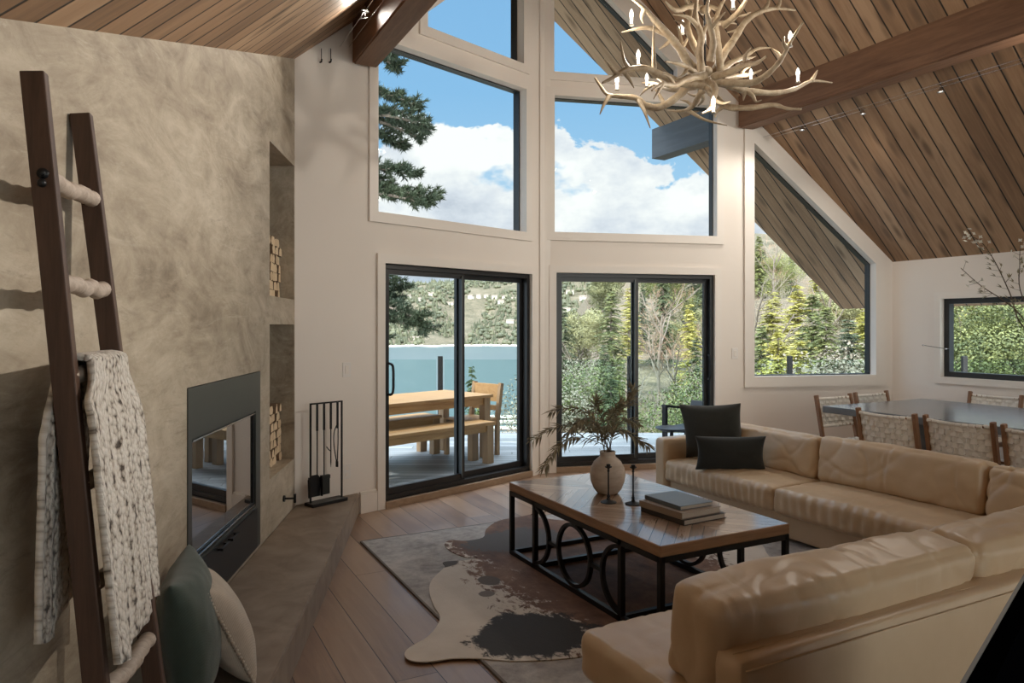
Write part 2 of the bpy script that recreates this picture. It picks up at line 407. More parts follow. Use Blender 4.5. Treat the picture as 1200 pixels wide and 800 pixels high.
    t.bump(t.math('SUBTRACT', t.math('MULTIPLY', g, .6), gm), .5, .003); m['parquet'] = t.fin(c, t.math('ADD', t.math('MULTIPLY', g, .3), .16), coat=.8); t.b.inputs['Coat Roughness'].default_value = .12
    m['sill'] = M_wood('pale_oak_sill', (.27, .18, .115), (.42, .30, .205), axis=0, rough=.4); m['tablewood'] = M_wood('honey_table_edge', (.22, .115, .058), (.44, .265, .15), axis=1, rough=.4)
    m['tablewoodx'] = M_wood('honey_table_end', (.22, .115, .058), (.44, .265, .15), axis=0, rough=.4)
    m['teak'] = M_wood('teak_x', (.28, .145, .052), (.45, .27, .115), axis=0, rough=.5); m['teakz'] = M_wood('teak_z', (.20, .12, .06), (.33, .21, .11), axis=2, rough=.55)
    m['chairwood'] = M_wood('walnut_chair', (.16, .075, .035), (.32, .165, .085), axis=2, rough=.45)
    t = NT('woven_strap'); x, y, z = t.sep(t.obj()); f = t.noise(t.obj(), 40, 3); c = t.mix(f, (.66, .61, .53), (.82, .775, .70)); t.bump(f, .15, .003); m['strap'] = t.fin(c, .6)
    t = NT('grey_stone_top'); f = t.noise(t.obj(), 3, 5); c = t.mix(f, (.115, .12, .128), (.165, .17, .178)); m['tabletop'] = t.fin(c, .2)
    m['antler'] = None
    t = NT('antler_bone'); f = t.noise(t.obj(), 9, 5, .6, .8); fi = t.noise(t.obj(), 55, 4, .6); c = t.ramp(t.math('ADD', t.math('MULTIPLY', f, .7), t.math('MULTIPLY', fi, .3)), [(.3, (.19, .13, .075)), (.5, (.36, .28, .185)), (.7, (.52, .44, .32))]); t.bump(fi, .25, .006); m['antler'] = t.fin(c, .5)
    m['candle'] = M_plain('ivory_sleeve', (.45, .42, .36), .5, var=.03)
    t = NT('ceramic_vase'); f = t.noise(t.map(t.obj(), (1, 1, 3)), 8, 5, .6); c = t.ramp(f, [(.3, (.40, .31, .235)), (.65, (.58, .48, .39))]); t.bump(t.noise(t.obj(), 60, 4), .2, .003); m['vase'] = t.fin(c, .7)
    m['olive'] = M_plain('dried_olive_leaf', (.26, .225, .14), .6, var=.5, sc=25); m['stem'] = M_plain('twig_bark', (.10, .068, .042), .75, var=.3, sc=30)
    m['blossom'] = M_plain('pale_blossom', (.70, .66, .58), .7, var=.1)
    m['bookgrey'] = M_plain('slate_blue_cover', (.135, .16, .185), .42, var=.06); m['booktan'] = M_plain('taupe_cover', (.30, .24, .19), .55); m['bookdark'] = M_plain('dark_brown_cover', (.035, .027, .023), .5)
    t = NT('page_block'); x, y, z = t.sep(t.obj()); w = t.math('SINE', t.math('MULTIPLY', z, 2600)); c = t.mix(t.math('MULTIPLY', t.math('ADD', w, 1), .5), (.48, .41, .33), (.66, .59, .50)); m['pages'] = t.fin(c, .8)
    # grey area rug
    t = NT('grey_rug_pile'); f = t.noise(t.obj(), 3.2, 6, .65, .4); p = t.noise(t.obj(), 16, 5, .7); c = t.ramp(t.math('ADD', t.math('MULTIPLY', f, .55), t.math('MULTIPLY', p, .45)), [(.36, (.20, .19, .188)), (.5, (.36, .343, .334)), (.62, (.49, .465, .445))])
    t.bump(t.noise(t.obj(), 260, 2), .5, .004); m['rug'] = t.fin(c, .92, sheen=.1)
    m['rugedge'] = M_plain('rug_binding', (.16, .14, .13), .9)
    # brindle cowhide
    t = NT('cowhide'); v = t.obj(); x, y, z = t.sep(v)
    big = t.noise(v, 1.9, 5, .6, .6); fl = t.noise(t.map(v, (1, .6, 1), rot=(0, 0, .5)), 17, 7, .74, .5); fl2 = t.noise(v, 5, 5, .65)
    warm = t.ramp(t.math('ADD', t.math('MULTIPLY', big, .75), t.math('MULTIPLY', fl, .3)), [(.40, (.075, .036, .022)), (.54, (.165, .082, .050)), (.68, (.28, .165, .105))])
    ax = t.math('ABSOLUTE', t.math('SUBTRACT', x, 2.52))
    whitef = t.math('ADD', ax, t.math('ADD', t.math('MULTIPLY', t.math('SUBTRACT', fl, .5), 1.1), t.math('MULTIPLY', t.math('SUBTRACT', fl2, .5), .55)))
    wm = t.ramp(whitef, [(.68, 0), (.76, 1)]); c = t.mix(wm, warm, t.mix(fl2, (.50, .43, .36), (.70, .645, .575)))
    def patch(c, px_, py_, sx, sy, rr_, col, am=.85):
        dx = t.math('DIVIDE', t.math('SUBTRACT', x, px_), sx); dy = t.math('DIVIDE', t.math('SUBTRACT', y, py_), sy); dd = t.math('SQRT', t.math('ADD', t.math('MULTIPLY', dx, dx), t.math('MULTIPLY', dy, dy)))
        dd = t.math('ADD', dd, t.math('ADD', t.math('MULTIPLY', t.math('SUBTRACT', fl2, .5), am), t.math('MULTIPLY', t.math('SUBTRACT', fl, .5), am)))
        return t.mix(t.ramp(dd, [(rr_, 1), (rr_ + .1, 0)]), c, col)
    c = patch(c, 1.68, 3.03, .34, .27, .85, (.030, .026, .024)); c = patch(c, 2.30, 4.42, .40, .26, .85, (.075, .066, .064)); c = patch(c, 1.64, 4.20, .16, .10, .85, (.07, .055, .047), .3)
    c = patch(c, 1.80, 3.78, .07, .09, .85, (.11, .085, .07), .3); c = patch(c, 1.70, 3.60, .05, .05, .85, (.17, .14, .12), .3)
    t.bump(t.noise(t.map(v, (1, .25, 1)), 160, 2), .35, .004); m['hide'] = t.fin(c, .75, sheen=.1, spec=.25)
    m['screen'] = M_plain('screen_black', (.0015, .0015, .002), 1.0, var=.1, spec=.0); m['bezel'] = M_plain('grey_bezel', (.10, .098, .105), .4)
    m['plate'] = M_plain('white_plastic', (.80, .765, .72), .4, var=.02)
    m['logbark'] = M_plain('log_bark', (.20, .13, .08), .85, var=.4, sc=20, bump=.6)
    t = NT('log_end'); f = t.noise(t.obj(), 24, 4); rp = t.n('ObjectInfo').outputs['Random']; c = t.mix(t.math('ADD', t.math('MULTIPLY', f, .6), t.math('MULTIPLY', rp, .4)), (.55, .40, .24), (.88, .72, .50)); m['logend'] = t.fin(c, .75)
    # outdoors
    t = NT('lake_water'); v = t.map(t.obj(), (1, 1, 1)); h = t.noise(v, .35, 5, .6, .3); t.bump(h, .5, .35)
    c = t.mix(t.noise(v, .012, 3), (.04, .068, .075), (.058, .09, .098)); m['water'] = t.fin(c, .3, spec=.4)
    t = NT('hillside_scrub'); v = t.obj(); f = t.noise(v, .035, 8, .7, .4); g = t.noise(v, .35, 6, .7); c = t.ramp(t.math('ADD', t.math('MULTIPLY', f, .5), t.math('MULTIPLY', g, .5)), [(.36, (.042, .048, .024)), (.46, (.09, .08, .046)), (.55, (.155, .13, .086)), (.66, (.235, .20, .145))]); t.bump(g, 1.0, 3.0); m['hill'] = t.fin(c, .95)
    m['sand'] = M_plain('shore_rock', (.62, .58, .51), .9, var=.25, sc=.2)
    t = NT('slope_ground'); f = t.noise(t.obj(), .8, 7, .7); c = t.ramp(f, [(.35, (.04, .036, .019)), (.5, (.10, .077, .045)), (.65, (.19, .15, .095))]); m['ground'] = t.fin(c, .95)
    def leaf(nm, a, b, sc=.8, ro=.65):
        t = NT(nm); rp = t.n('ObjectInfo').outputs['Random']; f = t.math('ADD', t.math('MULTIPLY', t.noise(t.obj(), sc, 4, .7), .8), t.math('MULTIPLY', rp, .2)); c = t.mix(t.ramp(f, [(.35, 0), (.65, 1)]), a, b); m_ = t.fin(c, ro)
        t.b.inputs['Subsurface Weight'].default_value = 0; return m_
    m['pine'] = leaf('pine_needles', (.020, .036, .022), (.055, .075, .035)); m['spruce'] = leaf('spruce_needles', (.06, .085, .028), (.20, .21, .065))
    m['dark_spruce'] = leaf('dark_spruce_needles', (.030, .050, .026), (.085, .105, .045)); m['bush'] = leaf('bush_leaves', (.05, .07, .02), (.27, .285, .09), 1.6); m['palebush'] = leaf('pale_bush_leaves', (.115, .10, .075), (.25, .215, .16))
    m['russet'] = leaf('russet_twigs', (.19, .105, .07), (.36, .235, .155)); m['olivetree'] = leaf('olive_crown', (.115, .125, .055), (.27, .265, .12)); m['yellowtree'] = leaf('yellow_green_crown', (.24, .235, .05), (.45, .41, .12))
    m['bark'] = M_plain('grey_bark', (.17, .14, .115), .9, var=.3, sc=4); m['palebark'] = M_plain('pale_bark', (.20, .17, .14), .9, var=.25, sc=3); m['woodland'] = leaf('far_woodland', (.028, .040, .022), (.115, .118, .062), .03)
    m['housewall'] = M_plain('pale_house_wall', (.66, .62, .55), .8); m['houseroof'] = M_plain('brown_house_roof', (.20, .16, .13), .8); m['dock'] = M_plain('bleached_dock', (.72, .70, .66), .8)
    t = NT('mauve_far_ridge'); c = t.mix(t.noise(t.obj(), .01, 5, .6), (.15, .15, .17), (.22, .21, .22)); m['ridge'] = t.fin(c, .95)
build_materials()
t = NT('lit_candle_bulb'); t.t.nodes.remove(t.b); e = t.n('Emission', {0: (1, .90, .76), 1: 3.0}); tr = t.n('BsdfTransparent', {0: (1, 1, 1)}); mx = t.n('MixShader', {0: .4, 1: tr.outputs[0], 2: e.outputs[0]}); t.t.links.new(mx.outputs[0], t.out.inputs[0]); MAT['bulbglass'] = t.m
# ================================================================ the setting
def dirv(deg): return Vector((sin(radians(deg)), cos(radians(deg)), 0))     # clockwise from +Y
LDIR = dirv(44 + 27.3); RDIR = dirv(78.5 + 27.3); WDIR = dirv(22.3)          # directions of the two window walls and of the concrete wall
CP = c2h(.323, 7.325)                                                        # foot of the prow, where the window walls meet
LN = Vector((LDIR.y, -LDIR.x, 0)); RN = Vector((RDIR.y, -RDIR.x, 0))         # inward normals
WP = Vector((.63, 4.548, 0)); WN = Vector((WDIR.y, -WDIR.x, 0))              # concrete wall point, normal into the room
def Lp(px, py): return on_plane(px, py, CP, LN)
def Rp(px, py): return on_plane(px, py, CP, RN)
def Wp(px, py): return on_plane(px, py, WP, WN)
def Ls(px, py):                                                              # (distance along wall from prow, height)
    p = Lp(px, py); return ((p - CP).dot(LDIR), p.z)
def Rs(px, py):
    p = Rp(px, py); return ((p - CP).dot(RDIR), p.z)
EP = Rp(1046, 382); EU = EP.x; EZ = Rp(1046, 306.8).z                        # right end of the window wall = right wall
q = Rp(894, 149); KR = (q.z - EZ) / (EU - q.x)
RIDGE = CP.x
zr = lambda u: EZ + KR * (EU - u)
RZ = zr(RIDGE)
q = Lp(350, 66); KL = (RZ - q.z) / (RIDGE - q.x)
zl = lambda u: RZ - KL * (RIDGE - u)
ceil_z = lambda u: zr(u) if u > RIDGE else zl(u)
LCORN = Lp(348, 382)                                                         # where concrete wall and white wall meet
print('E', EP, EZ, 'KR', KR, 'KL', KL, 'ridge', RIDGE, RZ, 'CP', CP, 'LC', LCORN)
BACK = -4.6
WEND = WP + WDIR * -4.1                                                       # near end of the concrete wall
SIDE = WEND.x

# floor
bm = B(); fl = [(SIDE - .3, BACK - .2), (EU + .2, BACK - .2), (EU + .2, EP.y + .25), tuple((CP + Vector((0, .2, 0)))[:2]), tuple((LCORN + Vector((-.3, .1, 0)))[:2]), tuple((WEND + Vector((-.3, 0, 0)))[:2])]
prism(bm, fl, -.20, 0.0); struct('floor', bm, MAT['floor'])

# ceilings: board planes rising to the ridge, carried out past the walls as the eaves
nR = Vector((KR, 0, 1)).normalized(); nL = Vector((-KL, 0, 1)).normalized()
PR = Vector((EU, 0, EZ))
rk = [on_plane(px, py, PR, nR) for px, py in ((650, 25), (715, 90), (883, 262), (985, 361), (1022, 361))]
print('rake', [tuple(round(c, 2) for c in p) for p in rk])
eave_u = rk[4].x; r_a, r_b = rk[0], rk[3]
m_ = (r_b.y - r_a.y) / (r_b.x - r_a.x); tip_v = r_a.y + m_ * (RIDGE - r_a.x); eave_v = r_a.y + m_ * (eave_u - r_a.x)
bm = B(); slab(bm, [(RIDGE, BACK - .6), (eave_u, BACK - .6), (eave_u, eave_v), (RIDGE, tip_v)], [], lambda a, b: (a, b, zr(a)), nR, .24); struct('ceiling', bm, MAT['ceil'])
bm = B(); slab(bm, [(RIDGE, BACK - .6), (RIDGE, tip_v), (SIDE - .7, tip_v - abs(m_) * (RIDGE - SIDE + .7)), (SIDE - .7, BACK - .6)], [], lambda a, b: (a, b, zl(a)), nL, .24); struct('ceiling', bm, MAT['ceil'])

# window walls -------------------------------------------------------------------------
TW = .16
def rect(a, b): return [(a[0], a[1]), (b[0], a[1]), (b[0], b[1]), (a[0], b[1])]
# left wall, coordinates s (<0, from prow) and z
sC = (LCORN - CP).dot(LDIR); sB = sC - .02
Luz = lambda s: zl((CP + LDIR * s).x) + .05
dl0, dl1 = Ls(450, 309)[0], Ls(622, 320)[0]; dtop = (Ls(450, 309)[1] + Ls(622, 320.5)[1]) / 2
wl0, wl1 = Ls(442, 248)[0], Ls(615.5, 271)[0]; wlb = (Ls(442, 248)[1] + Ls(613, 271.6)[1]) / 2; wlt = Ls(616, 105)[1]
ul0, ul1, ulb = Ls(474, 27)[0], Ls(612.5, 75)[0], Ls(612.5, 75)[1]
SB = .055                                                                    # door sill height
upz = lambda s: Luz(s) - .38
ua = ul0
while upz(ua) < ulb + .12: ua += .02
print('left door', dl0, dl1, dtop, 'win', wl0, wl1, wlb, wlt, 'up', ul0, ul1, ulb, ua)
holesL = [rect((dl0, SB), (dl1, dtop)), rect((wl0, wlb), (wl1, wlt)), [(ua, ulb), (ul1, ulb), (ul1, upz(ul1)), (ua, upz(ua))]]
bm = B(); slab(bm, [(sB, -.2), (0, -.2), (0, RZ + .1), (sB, Luz(sB))], holesL, lambda a, b: CP + LDIR * a + Vector((0, 0, b)), -LN, TW); struct('wall_left_front', bm, MAT['plaster'])
# right wall with the doors, coordinates s (>0) and z
sE = (EP - CP).dot(RDIR)
Ruz = lambda s: zr((CP + RDIR * s).x) + .05
dr0, dr1 = Rs(651.5, 320)[0], Rs(837, 321.5)[0]; dtr = (Rs(651, 320)[1] + Rs(837, 321.5)[1]) / 2
wr0, wr1 = Rs(649.5, 274)[0], Rs(839.5, 274)[0]; wrb = Rs(745, 274.3)[1]; wrt = Rs(650, 112)[1]
ur0, urb = Rs(649, 84)[0], Rs(660, 85)[1]
rz_ = lambda s: Ruz(s) - .38
ub = wr1
while rz_(ub) < urb + .12: ub -= .02
xr0, xr1 = Rs(883, 441)[0], Rs(1025, 439)[0]; xrb = (Rs(883, 441)[1] + Rs(1025, 439)[1]) / 2
xa, xb = Rs(884, 168), Rs(1025, 309)
print('right door', dr0, dr1, dtr, 'win', wr0, wr1, wrb, wrt, 'side', xr0, xr1, xrb, xa, xb)
holesR = [rect((dr0, SB), (dr1, dtr)), rect((wr0, wrb), (wr1, wrt)), [(ur0, urb), (ub, urb), (ub, rz_(ub)), (ur0, rz_(ur0))], [(xr0, xrb), (xr1, xrb), (xr1, xb[1]), (xr0, xa[1])]]
bm = B(); slab(bm, [(0, -.2), (sE + .16, -.2), (sE + .16, Ruz(sE + .16)), (0, RZ + .1)], holesR, lambda a, b: CP + RDIR * a + Vector((0, 0, b)), -RN, TW); struct('wall_right_front', bm, MAT['plaster'])
# right wall (dining side), coordinates = house Y
RWN = Vector((-1, 0, 0)); RWP = Vector((EU, 0, 0))
def Gs(px, py):
    p = on_plane(px, py, RWP, RWN); return (p.y, p.z)
g0 = Gs(1103, 350); g1b = Gs(1108, 441.5); gy1 = g0[0]; gy0 = gy1 - 1.75
gw = [rect((gy0, g1b[1]), (gy1, g0[1])), rect((-2.6, .75), (.6, 2.0))]
bm = B(); slab(bm, [(BACK - .16, -.2), (EP.y + .05, -.2), (EP.y + .05, EZ + .04), (BACK - .16, EZ + .04)], gw, lambda a, b: (EU, a, b), (1, 0, 0), TW); struct('wall_right', bm, MAT['plaster'])
# rear wall with the tall glazing behind the viewer, left side wall
hb = [rect((1.0, .10), (3.4, 2.35)), rect((3.7, .10), (6.1, 2.35)), [(1.5, 2.7), (5.6, 2.7), (4.75, 4.0), (2.35, 4.0)]]
bm = B(); slab(bm, [(SIDE - .16, -.2), (EU + .16, -.2), (EU + .16, zr(EU)), (RIDGE, RZ), (SIDE - .16, zl(SIDE - .16))], hb, lambda a, b: (a, BACK, b), (0, -1, 0), .16); struct('wall_back', bm, MAT['plaster'])
bm = B(); slab(bm, [(BACK - .16, -.2), (WEND.y + .1, -.2), (WEND.y + .1, zl(SIDE) + .05), (BACK - .16, zl(SIDE) + .05)], [], lambda a, b: (SIDE, a, b), (-1, 0, 0), .16); struct('wall_left', bm, MAT['plaster'])

# concrete wall, coordinates s along WDIR from WP, z; niches and firebox opening
def Ws(px, py):
    p = Wp(px, py); return ((p - WP).dot(WDIR), p.z)
sLC = (LCORN - WP).dot(WDIR)
i0 = Ws(219, 455); i1 = Ws(304.5, 434); HZ = .17
n0, n1 = Ws(316, 250)[0], min(Ws(346.5, 250)[0], sLC - .03)
nu = (Ws(318, 348)[1] + Ws(346, 350)[1]) / 2, (Ws(316, 167)[1] + Ws(347, 195)[1]) / 2
nl = (Ws(317, 556)[1] + Ws(345, 541)[1]) / 2, Ws(330, 380)[1]
print('insert', i0, i1, 'niche', n0, n1, nu, nl, 'sLC', sLC)
inz0 = HZ + .012; inz1 = (i0[1] + i1[1]) / 2
def Wuz(s): return zl((WP + WDIR * s).x) + .05
hw = [rect((i0[0], inz0), (i1[0], inz1)), rect((n0, nl[0]), (n1, nl[1])), rect((n0, nu[0]), (n1, nu[1]))]
Wpt = lambda a, b: WP + WDIR * a + Vector((0, 0, b))
bm = B(); slab(bm, [(-4.1, -.2), (sLC + .03, -.2), (sLC + .03, Wuz(sLC + .03)), (-4.1, Wuz(-4.1))], hw, Wpt, -WN, .40)
for z0, z1 in (nu, nl): slab(bm, rect((n0 - .05, z0 - .05), (n1 + .02, z1 + .05)), [], lambda a, b: Wpt(a, b) - WN * .42, WN, .03)
struct('wall_left', bm, MAT['concrete'])

# hearth ledge
h0 = on_z(420, 577, HZ); h1 = on_z(322, 790, HZ); hd = (h1 - h0).normalized(); h2 = h0 + hd * 6.0
wb0 = Wpt(sLC, 0) + WN * .002 + LN * .002; wb1 = Wpt(-3.4, 0) + WN * .002; h0 = h0 + LN * .002
bm = B(); slab(bm, [tuple(h0[:2]), tuple((h0 + LDIR * .0)[:2]), tuple(h2[:2]), tuple(wb1[:2]), tuple(wb0[:2])][:1] + [tuple(h2[:2]), tuple(wb1[:2]), tuple(wb0[:2])], [], lambda a, b: (a, b, 0), (0, 0, 1), HZ)
bmesh.ops.bevel(bm, geom=[e for e in bm.edges if all(abs(v.co.z - HZ) < 1e-4 for v in e.verts)], offset=.006, segments=2, affect='EDGES')
o = obj('hearth', bm, MAT['hearth']); finish(o, 'low smooth concrete hearth ledge running along the plastered fireplace wall', 'hearth')

# casings, baseboards and sills
def strip(bm, P, n, a, b, w, pr):        # flat board on a wall from (s,z) a to b, width w to the left-normal side centre, proud pr
    p0 = P(*a) + n * (pr / 2 + .0005); p1 = P(*b) + n * (pr / 2 + .0005); bar(bm, p0, p1, w, pr, up=n, bev=.003)
LP = lambda s, z: CP + LDIR * s + Vector((0, 0, z)); RP = lambda s, z: CP + RDIR * s + Vector((0, 0, z))
def casing(name, P, n, poly, w=.09, pr=.018):
    bm = B(); k = len(poly); c = (sum(p[0] for p in poly) / k, sum(p[1] for p in poly) / k)
    # mitred boards around a polygon
    out = []
    for i in range(k):
        p, q_, r_ = Vector(poly[i - 1]), Vector(poly[i]), Vector(poly[(i + 1) % k])
        d1 = (q_ - p).normalized(); d2 = (r_ - q_).normalized(); n1_ = Vector((d1.y, -d1.x)); n2_ = Vector((d2.y, -d2.x))
        bis = (n1_ + n2_).normalized(); out.append(tuple(q_ + bis * (w / max(.3, bis.dot(n1_)))))
    slab(bm, out, [poly], lambda a, b: P(a, b) + n * .001, n, pr)
    return struct(name, bm, MAT['trim'])
jw = .012
casing('trim_1', LP, LN, rect((wl0, wlb), (wl1, wlt)), .085)
casing('trim_2', LP, LN, [(ua, ulb), (ul1, ulb), (ul1, upz(ul1)), (ua, upz(ua))], .085)
casing('trim_3', RP, RN, rect((wr0, wrb), (wr1, wrt)), .085)
casing('trim_4', RP, RN, [(ur0, urb), (ub, urb), (ub, rz_(ub)), (ur0, rz_(ur0))], .085)
casing('trim_5', RP, RN, [(xr0, xrb), (xr1, xrb), (xr1, xb[1]), (xr0, xa[1])], .115, .022)
def door_casing(name, P, n, a, b, top, w=.075):
    bm = B(); slab(bm, [(a - w, 0), (a, 0), (a, top), (b, top), (b, 0), (b + w, 0), (b + w, top + w), (a - w, top + w)], [], lambda s, z: P(s, z) + n * .001, n, .02); return struct(name, bm, MAT['trim'])
door_casing('trim_6', LP, LN, dl0, dl1, dtop); door_casing('trim_7', RP, RN, dr0, dr1, dtr)
GP = lambda s, z: Vector((EU, s, z))
casing('trim_8', GP, RWN, rect((gy0, g1b[1]), (gy1, g0[1])), .07, .018)
# mullion cover on the prow
bm = B(); prism(bm, [tuple((CP + LDIR * -.07 + LN * .012)[:2]), tuple((CP + LN * .012 + RN * .012)[:2]), tuple((CP + RDIR * .07 + RN * .012)[:2]), tuple((CP + Vector((0, .02, 0)))[:2])], 0, RZ - .02); struct('trim_9', bm, MAT['trim'])
def baseboard(name, P, n, a, b, h=.16):
    bm = B(); strip(bm, P, n, (a, h / 2), (b, h / 2), h, .02); strip(bm, P, n, (a, h + .008), (b, h + .008), .016, .012); return struct(name, bm, MAT['trim'])
sH = (h0 - CP).dot(LDIR)
baseboard('baseboard_left', LP, LN, sH + .004, dl0 - .078); baseboard('baseboard_front', RP, RN, dr1 + .078, sE - .02); baseboard('baseboard_right', GP, RWN, BACK + .02, EP.y - .02)
for nm, P, n, a, b in (('trim_10', LP, LN, dl0, dl1), ('trim_11', RP, RN, dr0, dr1)):
    bm = B(); slab(bm, rect((a, 0), (b, SB)), [], lambda s, z: P(s, z) + n * .03, -n, TW + .06); struct(nm, bm, MAT['sill'])

# ---------------------------------------------------------------- windows and doors
def window(name, P, n, poly, label=None, fw=.010, depth=.075, fd=.08, mat='blackframe'):
    root = bpy.data.objects.new(name, None); COL.objects.link(root); root['kind'] = 'structure'
    bm = B(); k = len(poly); inn = []
    for i in range(k):
        p, q_, r_ = Vector(poly[i - 1]), Vector(poly[i]), Vector(poly[(i + 1) % k])
        d1 = (q_ - p).normalized(); d2 = (r_ - q_).normalized(); n1_ = Vector((-d1.y, d1.x)); n2_ = Vector((-d2.y, d2.x))
        bis = (n1_ + n2_).normalized(); inn.append(tuple(q_ + bis * (fw / max(.3, bis.dot(n1_)))))
    slab(bm, poly, [inn], lambda a, b: P(a, b) - n * depth, -n, fd); obj('window_frame', bm, MAT[mat], root)
    bm = B(); slab(bm, inn, [], lambda a, b: P(a, b) - n * (depth + fd * .5), -n, .006); obj('pane', bm, MAT['glass'], root)
    return root
window('window_1', LP, LN, holesL[1]); window('window_2', LP, LN, holesL[2]); window('window_3', RP, RN, holesR[1]); window('window_4', RP, RN, holesR[2]); window('window_5', RP, RN, holesR[3])
window('window_6', GP, RWN, gw[0], fw=.055, depth=.05); window('window_7', GP, RWN, gw[1], fw=.05, depth=.05)
BPt = lambda a, b: Vector((a, BACK, b)); BN = Vector((0, 1, 0))
for i, h in enumerate(hb): window('window_%d' % (8 + i), BPt, BN, h, fw=.05, depth=.05)

def sliding_door(name, P, n, a, b, top, handle_side):
    root = bpy.data.objects.new(name, None); COL.objects.link(root); root['kind'] = 'structure'
    z0 = SB; W = b - a; mid = (a + b) / 2; f = .042
    bm = B(); slab(bm, rect((a, z0), (b, top)), [rect((a + f, z0 + f), (b - f, top - f))], lambda s, z: P(s, z) - n * .015, -n, .11)
    obj('door_frame', bm, MAT['blackframe'], root)
    # two leaves, the left one nearer the room
    st = .055
    for (l0, l1, dep) in ((a + f, mid + st / 2, .03), (mid - st / 2, b - f, .078)):
        bm = B(); slab(bm, rect((l0, z0 + f), (l1, top - f)), [rect((l0 + st * .55, z0 + f + .055), (l1 - st * .75, top - f - .045))], lambda s, z: P(s, z) - n * dep, -n, .036)
        lf = obj('door_panel', bm, MAT['blackframe'], root)
        bm = B(); slab(bm, rect((l0 + st * .55 - .004, z0 + f + .05), (l1 - st * .75 + .004, top - f - .04)), [], lambda s, z: P(s, z) - n * (dep + .015), -n, .006); obj('pane', bm, MAT['glass'], lf)
    bm = B(); bar(bm, P(mid - .012, z0 + f + .02) - n * .022, P(mid - .012, top - f - .02) - n * .022, .014, .016, up=n); obj('interlock_strip', bm, MAT['steel'], root)
    hs = a + f + .02 if handle_side == 0 else b - f - .02
    bm = B(); c = P(hs, 1.06) - n * .02
    tube(bm, smooth_path([c + Vector((0, 0, .13)), c + n * .055 + Vector((0, 0, .11)), c + n * .065, c + n * .055 - Vector((0, 0, .11)), c - Vector((0, 0, .13))]), .011, 8)
    auto_smooth(obj('door_handle', bm, MAT['black'], root))
sliding_door('door_1', LP, LN, dl0, dl1, dtop, 0); sliding_door('door_2', RP, RN, dr0, dr1, dtr, 1)

# ---------------------------------------------------------------- beams
def beam(name, u, w, zb, v0, v1, mat, label, top_cut):
    """timber whose top is cut to the slope of the boards; seam line along its side"""
    bm = B(); prof = [(u - w / 2, zb), (u + w / 2, zb), (u + w / 2, ceil_z(u + w / 2) + .01), (u - w / 2, ceil_z(u - w / 2) + .01)]
    slab(bm, prof, [], lambda a, b: (a, v0, b), (0, 1, 0), v1 - v0)
    bmesh.ops.bevel(bm, geom=[e for e in bm.edges if abs(e.verts[0].co.z - zb) < 1e-4 and abs(e.verts[1].co.z - zb) < 1e-4], offset=.012, segments=2, affect='EDGES')
    o = obj(name, bm, MAT[mat]); return finish(o, label, 'beam')
bR = Rp(861, 151); bRr = Rp(889, 153)
wB = .20
uR = bR.x + wB / 2; uL = 2 * RIDGE - uR; uL = Lp(416, 70).x + wB / 2 - .02
zbR = (bR.z + bRr.z) / 2
vR = (CP + RDIR * ((uR - wB / 2 - CP.x) / RDIR.x)).y; vR2 = (CP + RDIR * ((uR + wB / 2 - CP.x) / RDIR.x)).y
vL = (CP + LDIR * ((uL - wB / 2 - CP.x) / LDIR.x)).y
print('beams', uR, uL, zbR, Lp(420, 77).z, vR, vL)
beam('ceiling_beam', uR, wB, zbR, BACK, vR2, 'beam', 'thick dark timber beam below the boarded ceiling on the right', 1)
zbL = Lp(420, 77).z
beam('ceiling_beam', uL, wB, zbL, BACK, vL, 'beam', 'thick dark timber beam at the upper left above the tall window', 1)
q = at_depth(764, 163, 1.0); dd = q - Vector((0, 0, EYE)); tt = (uR - wB / 2) / dd.x; vx = dd.y * tt
zt, zb_ = EYE + (HY - 138) / FPX * tt, EYE + (HY - 186) / FPX * tt
print('ext beam', vx, zt, zb_)
bm = B(); slab(bm, [(uR - wB / 2, zb_), (uR + wB / 2, zb_), (uR + wB / 2, zr(uR + wB / 2) + .005), (uR - wB / 2, zr(uR - wB / 2) + .005)], [], lambda a, b: (a, vR2 + .17, b), (0, 1, 0), vx - vR2 - .17)
finish(obj('eave_beam', bm, MAT['greybeam']), 'grey painted beam under the outside eave seen through the tall window', 'beam')
# ================================================================ furniture and things indoors
def place(o, root, w):
    o.location = Vector(w) - Vector(root.location); return o
def xf(o, M):
    o.matrix_basis = M; return o
Z3 = Vector((0, 0, 1))

# ---------------------------------------------------------------- sectional sofa
SF0, SFB, SFE = 3.90, 4.70, 4.90           # seat front, outer back (X), far end (Y)
NV, NB, NU = 2.255, 1.50, 1.44             # near wing: seat front (Y), outer back (Y), open end (X)
sofa = thing('sectional_sofa', 'large tan leather L-shaped sofa with loose back cushions around the coffee table', 'sofa', (3.9, 2.6, 0))
def spart(name, bm, w, smooth=True, mat='leather', rot=None):
    o = obj(name, bm, MAT[mat], sofa, smooth); place(o, sofa, w)
    if rot: o.rotation_euler = rot
    return o
bm = B(); slab(bm, [(SF0 + .06, SFE - .13), (SF0 + .06, NV - .06), (NU + .05, NV - .06), (NU + .05, NB + .02), (SFB - .02, NB + .02), (SFB - .02, SFE - .13)], [], lambda a, b: (a - 3.9, b - 2.6, .035), Z3, .17)
bmesh.ops.bevel(bm, geom=[e for e in bm.edges if e.calc_face_angle(0) > .5], offset=.012, segments=2, affect='EDGES'); obj('base', bm, MAT['leather'], sofa)
for (fx, fy) in ((SF0 + .12, SFE - .05), (SFB - .1, SFE - .1), (NU + .14, NV - .16), (NU + .16, NB + .1), (SFB - .1, NB + .1), (SF0 + .14, NV + .1)):
    bm = B(); box(bm, (0, 0, .031), (.06, .06, .039), bev=.004); spart('foot', bm, (fx, fy, 0), False, 'black')
spart('arm', cushion((SFB - SF0, .135, .53), .035, (.0, .006, .004), .0025, 16, 1), ((SF0 + SFB) / 2, SFE - .068, .02))
